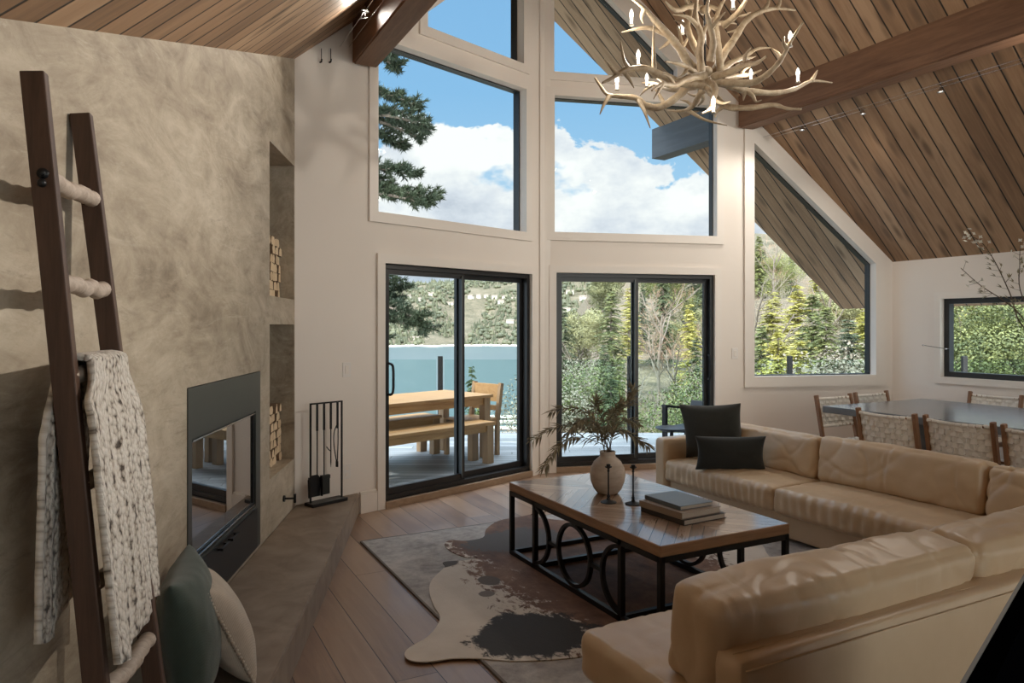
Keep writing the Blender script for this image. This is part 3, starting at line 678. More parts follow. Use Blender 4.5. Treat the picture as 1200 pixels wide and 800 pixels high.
spart('back_frame', cushion((.125, SFE - .13 - NB, .50), .03, (0, 0, .003), .002, 26, 2), (SFB - .0625, (SFE - .13 + NB) / 2, .05))
spart('back_frame', cushion((SFB - .13 - 1.505, .125, .50), .03, (0, 0, .003), .002, 26, 3), ((SFB - .13 + 1.505) / 2, NB + .0625, .05))
front = lambda p: max(0, -p.x) ** 3 * (1 - abs(p.z) * .4)
def seat(x0, x1, y0, y1, sd, ru=None):
    spart('seat_cushion', cushion((x1 - x0, y1 - y0, .175), .036, (.008, .004, .026), .008, 34, sd, 6, ruche=ru), ((x0 + x1) / 2, (y0 + y1) / 2, .20))
seat(SF0, SFB - .13, 3.61, SFE - .135, 4.2, (1, front, .006, 95)); seat(SF0, SFB - .13, NV + .01, 3.605, 8.1, (1, front, .0045, 80))
seat(SF0, SFB - .13, NB + .13, NV, 5.5); seat(NU, 2.70, NB + .13, NV, 6.3); seat(2.705, SF0 - .005, NB + .13, NV, 7.7)
top_ed = lambda p: max(0, p.z) ** 4
def back_main(y0, y1, sd, h=.315):
    spart('back_cushion', cushion((.235, y1 - y0 - .008, h), .045, (.026, .006, .010), .0125, 44, sd, 6.0), (SFB - .245, (y0 + y1) / 2, .362), rot=(0, radians(9), 0))
back_main(3.63, SFE - .14, 11.3); back_main(2.46, 3.625, 12.9, .33); back_main(1.74, 2.455, 14.4, .32)
def back_near(x0, x1, sd, h=.325):
    spart('back_cushion', cushion((x1 - x0 - .006, .235, h), .045, (.006, .026, .010), .0125, 44, sd, 6.0), ((x0 + x1) / 2, NB + .245, .362), rot=(radians(9), 0, 0))
back_near(1.50, 2.79, 15.2, .33); back_near(2.793, 4.05, 16.8, .325)
# stitched seams along the near back frame and cushion edges
bm = B(); tube(bm, [(1.52, NB - .0015, .522), (SFB - .15, NB - .0015, .522)], .0028, 6); tube(bm, [(1.52, NB + .05, .5515), (SFB - .2, NB + .05, .5515)], .0016, 5)
o = spart('seam', bm, (0, 0, 0)); o.location = -Vector(sofa.location)

def throw_pillow(name, label, mat, size, c, nrm, lean, roll, seed):
    nrm = Vector(nrm).normalized(); X = Z3.cross(nrm).normalized(); Bm = Matrix((X, nrm, Z3)).transposed().to_4x4()
    o = obj(name, pillow(size[0], size[1], size[2], 26, seed), MAT[mat], None, True)
    o.matrix_world = Matrix.Translation(Vector(c)) @ Bm @ Matrix.Rotation(lean, 4, 'X') @ Matrix.Rotation(roll, 4, 'Y')
    sb = o.modifiers.new('subsurf', 'SUBSURF'); sb.levels = 1; sb.render_levels = 1
    return finish(o, label, 'cushion')
throw_pillow('throw_pillow', 'larger square charcoal cushion propped in the far corner of the tan sofa', 'darkfabric', (.52, .50, .17), (4.215, 4.53, .627), (-.80, -.6, 0), radians(-14), radians(-4), 3.3)
throw_pillow('throw_pillow', 'small oblong black cushion in front of the bigger charcoal cushion on the sofa', 'blackfabric', (.55, .29, .13), (4.06, 4.17, .515), (-.60, -.8, 0), radians(-13), radians(-1.5), 5.1)

# ---------------------------------------------------------------- rugs
ra = on_z(425, 635, 0)
rug = thing('area_rug', 'flat grey mottled area rug under the cowhide and coffee table', 'rug', (2.8, 3.3, 0))
bm = B(); slab(bm, [(1.35 - 2.8, 1.25 - 3.3), (4.6 - 2.8, 1.25 - 3.3), (4.6 - 2.8, 4.9 - 3.3), (1.35 - 2.8, 4.9 - 3.3)], [], lambda a, b: (a, b, .001), Z3, .009); obj('pile', bm, MAT['rug'], rug)
bm = B()
for a, b in (((1.35, 1.25), (1.35, 4.9)), ((1.35, 4.9), (4.6, 4.9)), ((4.6, 4.9), (4.6, 1.25)), ((4.6, 1.25), (1.35, 1.25))): bar(bm, (a[0] - 2.8, a[1] - 3.3, .0055), (b[0] - 2.8, b[1] - 3.3, .0055), .014, .011, bev=.003)
obj('binding', bm, MAT['rugedge'], rug)
hp = [(640, 601), (612, 607), (585, 612), (570, 622), (566, 632), (545, 636), (528, 635), (521, 640), (528, 648), (545, 655), (560, 656), (545, 659), (520, 661), (521, 667), (507, 681), (503, 694), (508, 712), (515, 724), (513, 735), (500, 750), (480, 762), (474, 770), (480, 777), (500, 779), (530, 775), (560, 775), (600, 778), (640, 777), (680, 773), (710, 768)]
poly = [tuple(on_z(x, y, 0)[:2]) for x, y in hp] + [(1.75, 2.15), (2.1, 2.28), (2.35, 2.1), (2.7, 2.2), (3.0, 2.45), (3.3, 2.35), (3.55, 2.6), (3.42, 2.95)]
poly += [tuple(on_z(x, y, 0)[:2]) for x, y in ((902, 655), (893, 641), (872, 634), (868, 626))] + [(3.62, 4.05), (3.5, 4.3), (3.25, 4.35), (3.1, 4.62), (2.85, 4.7), (2.72, 4.95)]
dense = []
sp = smooth_path([Vector((p[0], p[1], 0)) for p in poly] + [Vector((poly[0][0], poly[0][1], 0))], 4)[:-1]
bm = B(); slab(bm, [(p.x, p.y) for p in sp], [], lambda a, b: (a, b, .0105), Z3, .005)
o = obj('cowhide_rug', bm, MAT['hide']); finish(o, 'brown and white brindle cowhide lying on the grey area rug', 'rug')

# ---------------------------------------------------------------- coffee table
TU0, TU1, TV0, TV1, TZ = 2.13, 2.97, 2.63, 4.17, .482
RZ0 = .0165                                        # rug and hide thickness under the feet
ct = thing('coffee_table', 'low coffee table with chevron parquet top and black ringed iron frame', 'coffee table', ((TU0 + TU1) / 2, (TV0 + TV1) / 2, RZ0))
cx, cy = ct.location.x, ct.location.y
bm = B(); box(bm, (0, 0, TZ - .027 - RZ0), (TU1 - TU0, TV1 - TV0, .054), bev=.004, seg=1)
for f in bm.faces:
    nn = f.normal; f.material_index = 0 if nn.z > .9 else (2 if abs(nn.y) > .5 else 1)
obj('tabletop', bm, [MAT['parquet'], MAT['tablewood'], MAT['tablewoodx']], ct)
hu, hv, w_ = (TU1 - TU0) / 2 - .015, (TV1 - TV0) / 2 - .015, .028
zt = TZ - .054 - RZ0
for sx in (-1, 1):
    for sy in (-1, 1):
        bm = B(); box(bm, (sx * hu, sy * hv, zt / 2), (w_, w_, zt), bev=.002); obj('leg', bm, MAT['black'], ct)
bm = B(); iv = hv - .31
for z in (w_ / 2, zt - w_ / 2):
    for sx in (-1, 1): bar(bm, (sx * hu, -hv, z), (sx * hu, hv, z), w_, w_)
    for sy in (-1, 1): bar(bm, (-hu, sy * hv, z), (hu, sy * hv, z), w_, w_)
for sy in (-1, 1):
    bar(bm, (-hu, sy * iv, w_ / 2), (hu, sy * iv, w_ / 2), w_, w_)
    for sx in (-1, 1): box(bm, (sx * hu, sy * iv, zt / 2), (w_, w_, zt))
obj('frame', bm, MAT['black'], ct)
rr = (zt - 2 * w_) / 2 - .002; zc = zt / 2
for sx in (-1, 1):
    bm = B(); ring(bm, (sx * hu, 0, zc), rr - .009, (.010, .012), (0, 1, 0), (0, 0, 1), n=48, sq=True); auto_smooth(obj('ring', bm, MAT['black'], ct), 50)
    for sy in (-1, 1):
        bm = B(); a0 = pi / 2 if sy > 0 else -pi / 2
        ring(bm, (sx * hu, sy * iv, zc), rr - .009, (.010, .012), (0, 1, 0), (0, 0, 1), a0, a0 + pi, 24, sq=True); auto_smooth(obj('half_ring', bm, MAT['black'], ct), 50)
        bm = B(); bar(bm, (sx * hu, sy * rr, zc), (sx * hu, sy * (iv - rr), zc), .02, .02); obj('link', bm, MAT['black'], ct)

# vase with dried olive stems
vz = on_z(712, 577.5, TZ)
vase = obj('vase', B(), MAT['vase']); bm = B()
vs = [(.0, 0), (.058, 0), (.066, .006), (.085, .03), (.103, .075), (.108, .115), (.102, .155), (.083, .192), (.06, .213), (.049, .222), (.046, .236), (.049, .254), (.044, .256), (.040, .24), (.042, .222), (.07, .19), (.09, .14), (.088, .07), (.05, .02), (0, .018)]
lathe(bm, vs, seg=40); bmesh.ops.recalc_face_normals(bm, faces=bm.faces); bm.to_mesh(vase.data); bm.free(); auto_smooth(vase, 60); vase.location = (vz.x, vz.y, TZ + .0005)
finish(vase, 'round beige stoneware vase holding dried stems on the coffee table', 'vase')
RB = random.Random(11)
def leaf_blade(bm, base, d, up, L, w, mi=1):
    d = d.normalized(); s = d.cross(up)
    if s.length < 1e-4: s = d.orthogonal()
    s.normalize(); u = s.cross(d)
    P0 = [base, base + d * L * .35 + s * w * .5 + u * .004, base + d * L - u * L * .12, base + d * L * .35 - s * w * .5 + u * .004, base + d * L * .45 - u * w * .18]
    V = [bm.verts.new(p) for p in P0]
    for q in ((0, 1, 4), (1, 2, 4), (2, 3, 4), (3, 0, 4)):
        f = bm.faces.new([V[i] for i in q]); f.material_index = mi
def olive_branch(px, depth, label, thick=.003, nleaf=26, ll=.066):
    top = Vector((vz.x, vz.y, TZ + .25)); inn = Vector((vz.x + RB.uniform(-.02, .02), vz.y + RB.uniform(-.02, .02), TZ + .03))
    pts = [inn, top + Vector((RB.uniform(-.022, .022), RB.uniform(-.022, .022), 0))] + [at_depth(x, y, d_) for (x, y), d_ in zip(px, depth)]
    pts = smooth_path(pts, 7); o = inn
    bm = B(); n = len(pts); tube(bm, [p - o for p in pts], [lerp(thick, .0011, i / (n - 1)) for i in range(n)], 6)
    st = obj('olive_branch', bm, MAT['stem'], None, True); st.location = o
    bm = B(); L0 = 10
    for k in range(nleaf):
        f = lerp(L0, n - 1.01, (k + .5) / nleaf); i = int(f); p = pts[i].lerp(pts[i + 1], f - i) - o; t_ = (pts[i + 1] - pts[i]).normalized()
        a = RB.uniform(0, 2 * pi); sd = t_.orthogonal().normalized(); sd = Matrix.Rotation(a, 3, t_) @ sd
        leaf_blade(bm, p, t_ * RB.uniform(.5, 1.0) + sd * RB.uniform(.5, .9) - Z3 * .15, Z3, ll * RB.uniform(.7, 1.25), ll * .22 * RB.uniform(.8, 1.2), 0)
    leaf_blade(bm, pts[-1] - o, pts[-1] - pts[-3], Z3, ll, ll * .22, 0)
    obj('leaves', bm, MAT['olive'], st); finish(st, label, 'branch', 'dried olive branches in the vase')
D0 = 4.39
for px, dep, lab, nl_ in [
    ([(690, 505), (660, 498), (626, 514)], (D0, D0 - .05, D0 - .1), 'dried olive branch reaching farthest left over the table edge with a drooping tip', 30),
    ([(680, 512), (655, 522), (638, 548)], (D0 - .1, D0 - .2, D0 - .25), 'lowest dried olive branch hanging down to the left of the vase', 24),
    ([(695, 490), (672, 478), (645, 482)], (D0 + .05, D0 + .1, D0 + .12), 'dried olive branch arching left above the longest drooping one', 26),
    ([(722, 490), (738, 470), (742, 457)], (D0 + .02, D0 + .05, D0 + .08), 'tallest dried olive branch with pale clustered leaves rising before the door stile', 40),
    ([(722, 505), (740, 510), (760, 522)], (D0 - .05, D0 - .1, D0 - .12), 'dried olive branch pointing right from the vase towards the dark cushions', 26),
    ([(706, 492), (698, 476), (700, 470)], (D0 - .08, D0 - .14, D0 - .16), 'dried olive branch standing upright in the middle of the bunch', 30),
    ([(712, 498), (720, 482), (728, 474)], (D0 - .1, D0 - .2, D0 - .24), 'dried olive branch leaning to the front right of the bunch', 30),
    ([(700, 500), (684, 490), (664, 508)], (D0 - .12, D0 - .22, D0 - .28), 'dried olive branch curling forward left of the vase neck', 28),
    ([(716, 502), (734, 492), (748, 497)], (D0 + .1, D0 + .16, D0 + .2), 'dried olive branch at the back right behind the tallest one', 28),
    ([(703, 505), (690, 498), (676, 495)], (D0 + .12, D0 + .2, D0 + .24), 'dried olive branch at the back left close to the door glass', 28)]:
    olive_branch(px, dep, lab, nleaf=int(nl_ * 2.7))

def candlestick(p, h, label):
    t = thing('candlestick', label, 'candle holder', (p.x, p.y, TZ + .0005), 0, 'black candlesticks on the coffee table')
    bm = B(); lathe(bm, [(0, 0), (.047, 0), (.047, .004), (.03, .010), (.012, .016), (.007, .03), (.011, .036), (.006, .043), (.0045, .06), (.0045, h - .045), (.008, h - .04), (.005, h - .03), (.009, h - .022), (.012, h - .018), (.012, h), (.008, h), (.008, h - .012), (0, h - .012)], seg=24)
    auto_smooth(obj('stem', bm, MAT['black'], t), 50)
    bm = B(); lathe(bm, [(.0085, h - .020), (.019, h - .018), (.021, h - .013), (.0195, h - .012), (.0125, h - .0165), (.0085, h - .017)], seg=24); auto_smooth(obj('drip_pan', bm, MAT['black'], t), 50)
candlestick(on_z(713, 588.5, TZ), .22, 'black iron candlestick in front of the beige vase'); candlestick(on_z(742, 590.5, TZ), .225, 'black iron candlestick standing clear to the right of the vase')

bz = TZ + .0008; bc = (on_z(749, 600, TZ) + on_z(849, 606.5, TZ)) / 2
def book(w, l, h, mat, dx, dy, rz, label):
    global bz
    t = thing('book', label, 'book', (bc.x + dx, bc.y + dy, bz), radians(rz), 'books on the coffee table')
    bm = B(); th = .0028
    box(bm, (0, 0, th / 2), (w, l, th), bev=.001); box(bm, (0, 0, h - th / 2), (w, l, th), bev=.001); box(bm, (-w / 2 + .0015, 0, h / 2), (.003, l, h), bev=.001); obj('cover', bm, MAT[mat], t)
    bm = B(); box(bm, (.001, 0, h / 2), (w - .012, l - .012, h - 2 * th)); obj('pages', bm, MAT['pages'], t)
    bz += h + .0004
book(.30, .335, .028, 'bookdark', .01, 0, 3, 'large dark covered book at the bottom of the stack on the coffee table')
book(.285, .325, .034, 'booktan', -.005, .008, 4, 'thick taupe book in the middle of the coffee table stack')
book(.225, .29, .022, 'bookgrey', .0, .025, 1, 'slate blue book on top of the coffee table stack')

# ---------------------------------------------------------------- fireplace
P_ = Wpt
gs0, gs1 = Ws(224, 520)[0], Ws(299, 490)[0]; gz1 = (Ws(224, 515)[1] + Ws(299, 481)[1]) / 2; gz0 = (Ws(224, 655)[1] + Ws(300, 596)[1]) / 2
print('glass', gs0, gs1, gz0, gz1)
fp = thing('fireplace_insert', 'blackened steel fireplace insert with two glass doors set in the concrete wall', 'fireplace', P_((i0[0] + i1[0]) / 2, HZ + .001))
def fpart(name, bm, mat, parent=None, smooth=False):
    o = obj(name, bm, MAT[mat], parent or fp, smooth)
    if not parent: o.location = -Vector(fp.location)
    return o
a0, a1, b0, b1 = i0[0] + .003, i1[0] - .003, HZ + .014, inz1 - .003
bm = B(); slab(bm, rect((a0, b0), (a1, b1)), [rect((gs0, gz0), (gs1, gz1))], lambda a, b: P_(a, b) + WN * .004, -WN, .03); fpart('surround', bm, 'steel')
bm = B(); slab(bm, rect((gs0 - .0, gz0), (gs1, gz1)), [rect((gs0 + .022, gz0 + .022), (gs1 - .022, gz1 - .022))], lambda a, b: P_(a, b) - WN * .006, -WN, .05); fpart('firebox_frame', bm, 'black')
bm = B(); slab(bm, rect((gs0, gz0), (gs1, gz1)), [], lambda a, b: P_(a, b) - WN * .34, -WN, .01)
for q0, q1 in (((gs0, gz0), (gs1, gz0)), ((gs0, gz1), (gs1, gz1))): bar(bm, P_(*q0) - WN * .2, P_(*q1) - WN * .2, .28, .008, up=Z3)
for sx in (gs0, gs1): bar(bm, P_(sx, gz0) - WN * .2, P_(sx, gz1) - WN * .2, .008, .28, up=WN)
fpart('firebox', bm, 'black')
gm_ = (gs0 + gs1) / 2
for l0, l1 in ((gs0 + .022, gm_ - .002), (gm_ + .002, gs1 - .022)):
    bm = B(); slab(bm, rect((l0, gz0 + .022), (l1, gz1 - .022)), [], lambda a, b: P_(a, b) - WN * .012, -WN, .006); fpart('glass_door', bm, 'fireglass')
for zz_ in (gz0 + .012, gz1 - .012):
    bm = B(); bar(bm, P_(gs0 + .012, zz_) + WN * .001, P_(gs1 - .012, zz_) + WN * .001, .006, .008, up=WN); o = fpart('door_track', bm, 'chrome'); o['label'] = 'bright steel track'
bm = B(); slab(bm, rect((gs0 - .005, b0 + .01), (gs1 + .005, gz0 - .015)), [], lambda a, b: P_(a, b) + WN * .012, -WN, .01); pan = fpart('lower_panel', bm, 'black')
for px_, py_ in ((256, 634), (268, 622)):
    s_, z_ = Ws(px_, py_); z_ = gz0 - .035; bm = B()
    bar(bm, P_(s_ - .06, z_) + WN * .035, P_(s_ + .06, z_) + WN * .035, .012, .012, up=WN)
    for e in (-.05, .05): bar(bm, P_(s_ + e, z_) + WN * .008, P_(s_ + e, z_) + WN * .035, .01, .01)
    fpart('handle', bm, 'black', pan)
s_, z_ = Ws(332, 584); kk = thing('gas_key', 'small black T-shaped key knob on the concrete below the lower firewood niche', 'knob', P_(s_, z_))
bm = B(); tube(bm, [(0, 0, 0), WN * .012], .022, 16); obj('rosette', bm, MAT['black'], kk)
bm = B(); tube(bm, [WN * .01, WN * .075], .007, 10); obj('spindle', bm, MAT['black'], kk)
bm = B(); tube(bm, [WN * .078 + Vector((0, 0, -.03)), WN * .078 + Vector((0, 0, .03))], .009, 10); obj('handle', bm, MAT['black'], kk)

# split firewood, every log a thing of its own
RL = random.Random(5)
def log_stack(z0, z1, s0, s1, niche):
    rows = 7; zz = z0
    rh = (z1 - z0) / rows
    for r_ in range(rows):
        k = 8; ws = [RL.uniform(.7, 1.3) for _ in range(k)]; tot = sum(ws); s = s0
        for j in range(k):
            w = ws[j] / tot * (s1 - s0); h = rh * .985; L = .24
            zb = zz + RL.uniform(0, .001)
            kind = RL.random(); a, b = w * .475, h * .49
            if kind < .5: prof = [(-a, -b), (a, -b), (a * RL.uniform(.5, .95), b * RL.uniform(.4, 1)), (a * RL.uniform(-.3, .3), b), (-a * RL.uniform(.6, .98), b * RL.uniform(.3, .9))]
            elif kind < .8: prof = [(-a * .7, -b), (a * .7, -b), (a, RL.uniform(-.3, .3) * b), (a * .6, b), (-a * .7, b), (-a, RL.uniform(-.3, .3) * b)]
            else: prof = [(-a, -b), (a, -b * RL.uniform(.6, 1)), (a * .9, b), (-a * .8, b * RL.uniform(.5, 1))]
            prof = [(p[0], p[1]) for p in prof]
            c = P_(s + w / 2, zb + h / 2) - WN * (.085 + RL.uniform(0, .022)) ; bm = B()
            slab(bm, prof, [], lambda u, v: WDIR * u + Z3 * v, -WN, L, 0, 1)
            for f in bm.faces:
                if f.normal.length and abs(f.normal.dot(WN)) < .5: f.material_index = 1
            nm = obj('firewood_log', bm, [MAT['logend'], MAT['logbark']]); nm.location = c
            finish(nm, 'split pale log in the firewood stack of the %s wall niche' % niche, 'log', 'split logs stacked in the %s niche' % niche)
            s += w
        zz += rh
lt = lambda x, y: Wp(x, y).z
log_stack(nu[0], nu[0] + .44, n0 + .004, n1 - .004, 'upper'); log_stack(nl[0], nl[0] + .415, n0 + .004, n1 - .004, 'lower')

# ---------------------------------------------------------------- fire tools on the hearth
ta, tb = on_z(361, 592.5, HZ) + LN * .035, on_z(397.5, 584.5, HZ) + LN * .035; td = (tb - ta); tw = td.length; td.normalize(); tn = Vector((td.y, -td.x, 0))
tc = (ta + tb) / 2 + tn * .0; th_ = .755
stand = thing('fire_tool_stand', 'slim black iron stand for fire tools at the far end of the hearth', 'stand', (tc.x, tc.y, HZ), atan2(td.y, td.x))
bm = B(); box(bm, (0, 0, .0125), (tw + .035, .11, .025), bev=.004); obj('base', bm, MAT['black'], stand)
for sx in (-1, 1):
    bm = B(); box(bm, (sx * tw / 2, 0, th_ / 2 + .012), (.011, .011, th_ - .02)); obj('post', bm, MAT['black'], stand)
bm = B(); box(bm, (0, 0, th_), (tw + .011, .011, .011))
hk = [-.5 + (i + .72) / 4.6 for i in range(4)]
for h_ in hk: box(bm, (h_ * tw, -.012, th_), (.006, .03, .006))
obj('top_bar', bm, MAT['black'], stand)
def tool(i, name, label, build):
    c = tc + td * (hk[i] * tw) + tn * .020; t = thing(name, label, 'fire tool', (c.x, c.y, HZ + .03), atan2(td.y, td.x))
    bm = B(); box(bm, (0, 0, th_ - .03 - .10), (.015, .012, .20), bev=.003); obj('handle', bm, MAT['black'], t)
    build(t)
def shovel(t):
    bm = B(); tube(bm, [(0, 0, th_ - .2), (0, 0, .20)], .0045, 8); obj('shaft', bm, MAT['black'], t)
    bm = B(); slab(bm, [(-.05, .04), (.05, .04), (.055, .17), (.03, .20), (-.03, .20), (-.055, .17)], [], lambda a, b: (a - .02, .006 + .00 * b, b), (0, 1, 0), .004)
    slab(bm, [(0, .04), (.028, .04), (.028, .17), (0, .19)], [], lambda a, b: (-.073, .006 - a, b), (1, 0, 0), .003); slab(bm, [(0, .04), (.028, .04), (.028, .17), (0, .19)], [], lambda a, b: (.032, .006 - a, b), (1, 0, 0), .003); obj('blade', bm, MAT['black'], t)
def brush(t):
    bm = B(); tube(bm, [(0, 0, th_ - .2), (0, 0, .19)], .0045, 8); obj('shaft', bm, MAT['black'], t)
    bm = B(); box(bm, (.01, 0, .175), (.075, .03, .03), bev=.005); box(bm, (.01, 0, .105), (.07, .028, .12), bev=.008); obj('bristles', bm, MAT['blackfabric'], t)
def poker(t):
    bm = B(); tube(bm, [(0, 0, th_ - .2), (0, 0, .28), (0, 0, .24)], [.0045, .0045, .001], 8); tube(bm, smooth_path([(0, 0, .36), (-.02, 0, .375), (-.04, 0, .40)], 4), [.004] * 8 + [.001], 8); obj('shaft', bm, MAT['black'], t)
def tongs(t):
    bm = B(); tube(bm, smooth_path([(0, 0, th_ - .2), (0, 0, .56), (-.03, 0, .5), (-.032, 0, .4), (-.008, 0, .27), (-.004, 0, .26)], 5), .0042, 8)
    tube(bm, smooth_path([(.006, 0, th_ - .2), (.006, 0, .56), (.005, 0, .5), (.004, 0, .4), (-.002, 0, .27), (0, 0, .26)], 5), .0042, 8); obj('shaft', bm, MAT['black'], t)
    bm = B(); box(bm, (-.005, 0, .255), (.012, .022, .045), bev=.004); obj('jaw', bm, MAT['black'], t)
tool(0, 'ash_shovel', 'black ash shovel hanging leftmost on the fire tool stand', shovel); tool(1, 'hearth_brush', 'black hearth brush hanging between shovel and poker on the stand', brush)
tool(2, 'poker', 'black hooked poker hanging between brush and tongs on the stand', poker); tool(3, 'fire_tongs', 'black bent fire tongs hanging rightmost on the fire tool stand', tongs)

# ---------------------------------------------------------------- wall plates
def plate(name, label, cat, P, n, d, px, gang, outlet):
    c = P(*px); t = thing(name, label, cat, c); w = .072 * gang
    bm = B(); bar(bm, c * 0 - d * w / 2 + n * .004, d * w / 2 + n * .004, .115, .006, up=n, bev=.002); obj('plate', bm, MAT['plate'], t)
    for g in range(gang):
        o_ = d * (-(gang - 1) / 2 + g) * .046
        if outlet:
            for dz in (-.024, .024):
                bm = B(); tube(bm, [o_ + n * .006 + Z3 * dz, o_ + n * .009 + Z3 * dz], .016, 16); obj('socket', bm, MAT['trim'], t)
        else:
            bm = B(); bar(bm, o_ - d * .016 + n * .008, o_ + d * .016 + n * .008, .066, .006, up=n, bev=.002); obj('rocker', bm, MAT['trim'], t)
plate('light_switch', 'white double rocker switch plate on the wall above the fire tools', 'light switch', Lp, LN, LDIR, (406, 433), 1, False)
plate('wall_outlet', 'white power outlet low on the wall right of the fire tools', 'outlet', Lp, LN, LDIR, (406, 552), 1, True)
plate('light_switch', 'white switch plate on the wall between the right sliding door and the slanted window', 'light switch', Rp, RN, RDIR, (861, 414), 1, False)

# ---------------------------------------------------------------- blanket ladder, throw and cushions at the left
lad_n0, lad_f0 = at_depth(25, 84, 1.815), at_depth(83, 133, 2.1726); LZ = 2.144
nT = Vector((WN.x, WN.y, 0))
def rail_line(px_top, Y, px_bot, s):
    T = at_depth(px_top[0], px_top[1], Y); Bm_ = T + nT * s; Bm_.z = HZ; return T, Bm_
nT0, nB0 = rail_line((25, 84), 1.815, 95, .192); fT0, fB0 = rail_line((83, 133), 2.1726, 165, .243)
tdir = ((fT0 - nT0) * Vector((1, 1, 0))).normalized(); tnrm = Vector((tdir.y, -tdir.x, 0))
lad = thing('blanket_ladder', 'tall dark wooden blanket ladder with bleached branch rungs leaning on the concrete wall', 'ladder', (nB0 + fB0) / 2)
L0 = Vector(lad.location); RW, RD = .034, .056
def rail(T, Bt, sgn):
    bm = B(); up = (T - Bt).normalized(); c = tnrm * (RD / 2) ; t2 = T.copy(); t2.z = LZ
    bar(bm, Bt + c - L0, t2 + c - L0, RD, RW, up=tdir, bev=.004); return obj('side_rail', bm, MAT['ladder'], lad)
rail(nT0, nB0, -1); rail(fT0, fB0, 1)
RR = random.Random(3); rungs = []
for zr_, drop in ((1.885, 0), (1.612, 0), (1.375, 0), (1.10, 0), (.83, 0), (.545, 0)):
    a = nB0.lerp(nT0, (zr_ - HZ) / (LZ - HZ)) + tnrm * RD * .55; b = fB0.lerp(fT0, (zr_ - HZ) / (LZ - HZ)) + tnrm * RD * .55
    rungs.append((a, b)); d_ = b - a; pts = [a - d_ * .018]; 
    for k in range(1, 8): pts.append(a + d_ * (k / 8) + Vector((RR.uniform(-.004, .004), RR.uniform(-.004, .004), RR.uniform(-.006, .006) - .006 * sin(k / 8 * pi))))
    pts.append(b + d_ * .018); pts = smooth_path([p - (a + b) / 2 for p in pts], 4)
    bm = B(); tube(bm, pts, [.0235 + .002 * sin(i * 1.3) for i in range(len(pts))], 14); o = obj('rung', bm, MAT['rung'], lad, True); o.location = (a + b) / 2 - L0
    if zr_ > 1.8:
        bm = B(); tube(bm, [a - d_ * .055 - L0, a - d_ * .02 - L0], .014, 10); tube(bm, [a - d_ * .075 - L0 , a - d_ * .055 - L0], .008, 8); sphere(bm, a - d_ * .065 - L0 - Z3 * .025, .011); obj('knob', bm, MAT['black'], lad, True)
a, b = rungs[2]; rc = (a + b) / 2; RLn = (b - a).length
lean = lambda z: (nB0 - nT0).dot(tnrm) * (1.375 - z) / (LZ - HZ)
NS, NLr = 46, 96; bm = B(); uvl = bm.loops.layers.uv.new('UVMap'); vg = {}
f_len, b_len, arc = .755, .68, .10
tot = f_len + b_len + arc
for j in range(NLr + 1):
    l = j / NLr * tot
    for i in range(NS + 1):
        s = i / NS
        if l < f_len:
            fr = 1 - l / f_len                                            # 0 at the rung, 1 at the hem
            z = 1.375 + .036 - fr * f_len; n = lerp(.046, lean(z) + lerp(.056, .060, sstep(.35, .8, s)), sstep(0, .22, fr))
            t0, t1 = lerp(-RLn / 2 + .024, -RLn / 2 - .040, sstep(.05, .14, fr)), lerp(RLn / 2 - .0, RLn / 2 + .03, sstep(.0, .25, fr)); sg = 1
        elif l < f_len + arc:
            an = (l - f_len) / arc * pi; z = 1.375 + .036 + .018 * sin(an); n = .048 * cos(an); t0, t1 = -RLn / 2 + .030, RLn / 2 - .02; fr = 0; sg = cos(an)
        else:
            fr = (l - f_len - arc) / b_len; z = 1.375 + .036 - fr * b_len; n = -.048 - .018 * fr
            t0, t1 = lerp(-RLn / 2 + .030, -RLn / 2 - .045, sstep(0, .3, fr)), RLn / 2 - .03 - .05 * fr; sg = -1
        t_ = lerp(t0, t1, s)
        fold = .012 * sin(s * 13 + .8 * sin(l * 4)) * sstep(0, .3, fr) + .006 * nz((s * 6, l * 4, sg), 1.0, 2.2) * min(1, fr * 3)
        fold *= sstep(0, .2, s) if sg > 0 else 1
        n += fold * (1 if sg > 0 else .6); z -= .03 * sin(s * 5 + .6) * fr + .02 * s * fr * sg
        k = .0022 * sin(s * 60) + .0016 * nz((s * 40, l * 60, 0), 1, 1.0)
        vg[(i, j)] = bm.verts.new(rc + tdir * t_ + tnrm * (n + k * (1 if sg > 0 else -1)) + Vector((0, 0, z - rc.z)))
for j in range(NLr):
    for i in range(NS):
        q = [(i, j), (i + 1, j), (i + 1, j + 1), (i, j + 1)]; f = bm.faces.new([vg[k] for k in q])
        for lp, k in zip(f.loops, q): lp[uvl].uv = (k[0] / NS * .55, k[1] / NLr * tot)
bmesh.ops.translate(bm, verts=bm.verts, vec=-rc)
o = obj('throw_blanket', bm, MAT['knit'], None, True); o.location = rc; md = o.modifiers.new('thick', 'SOLIDIFY'); md.thickness = .017; md.offset = -1
finish(o, 'cream chunky knitted throw draped over a ladder rung', 'blanket')

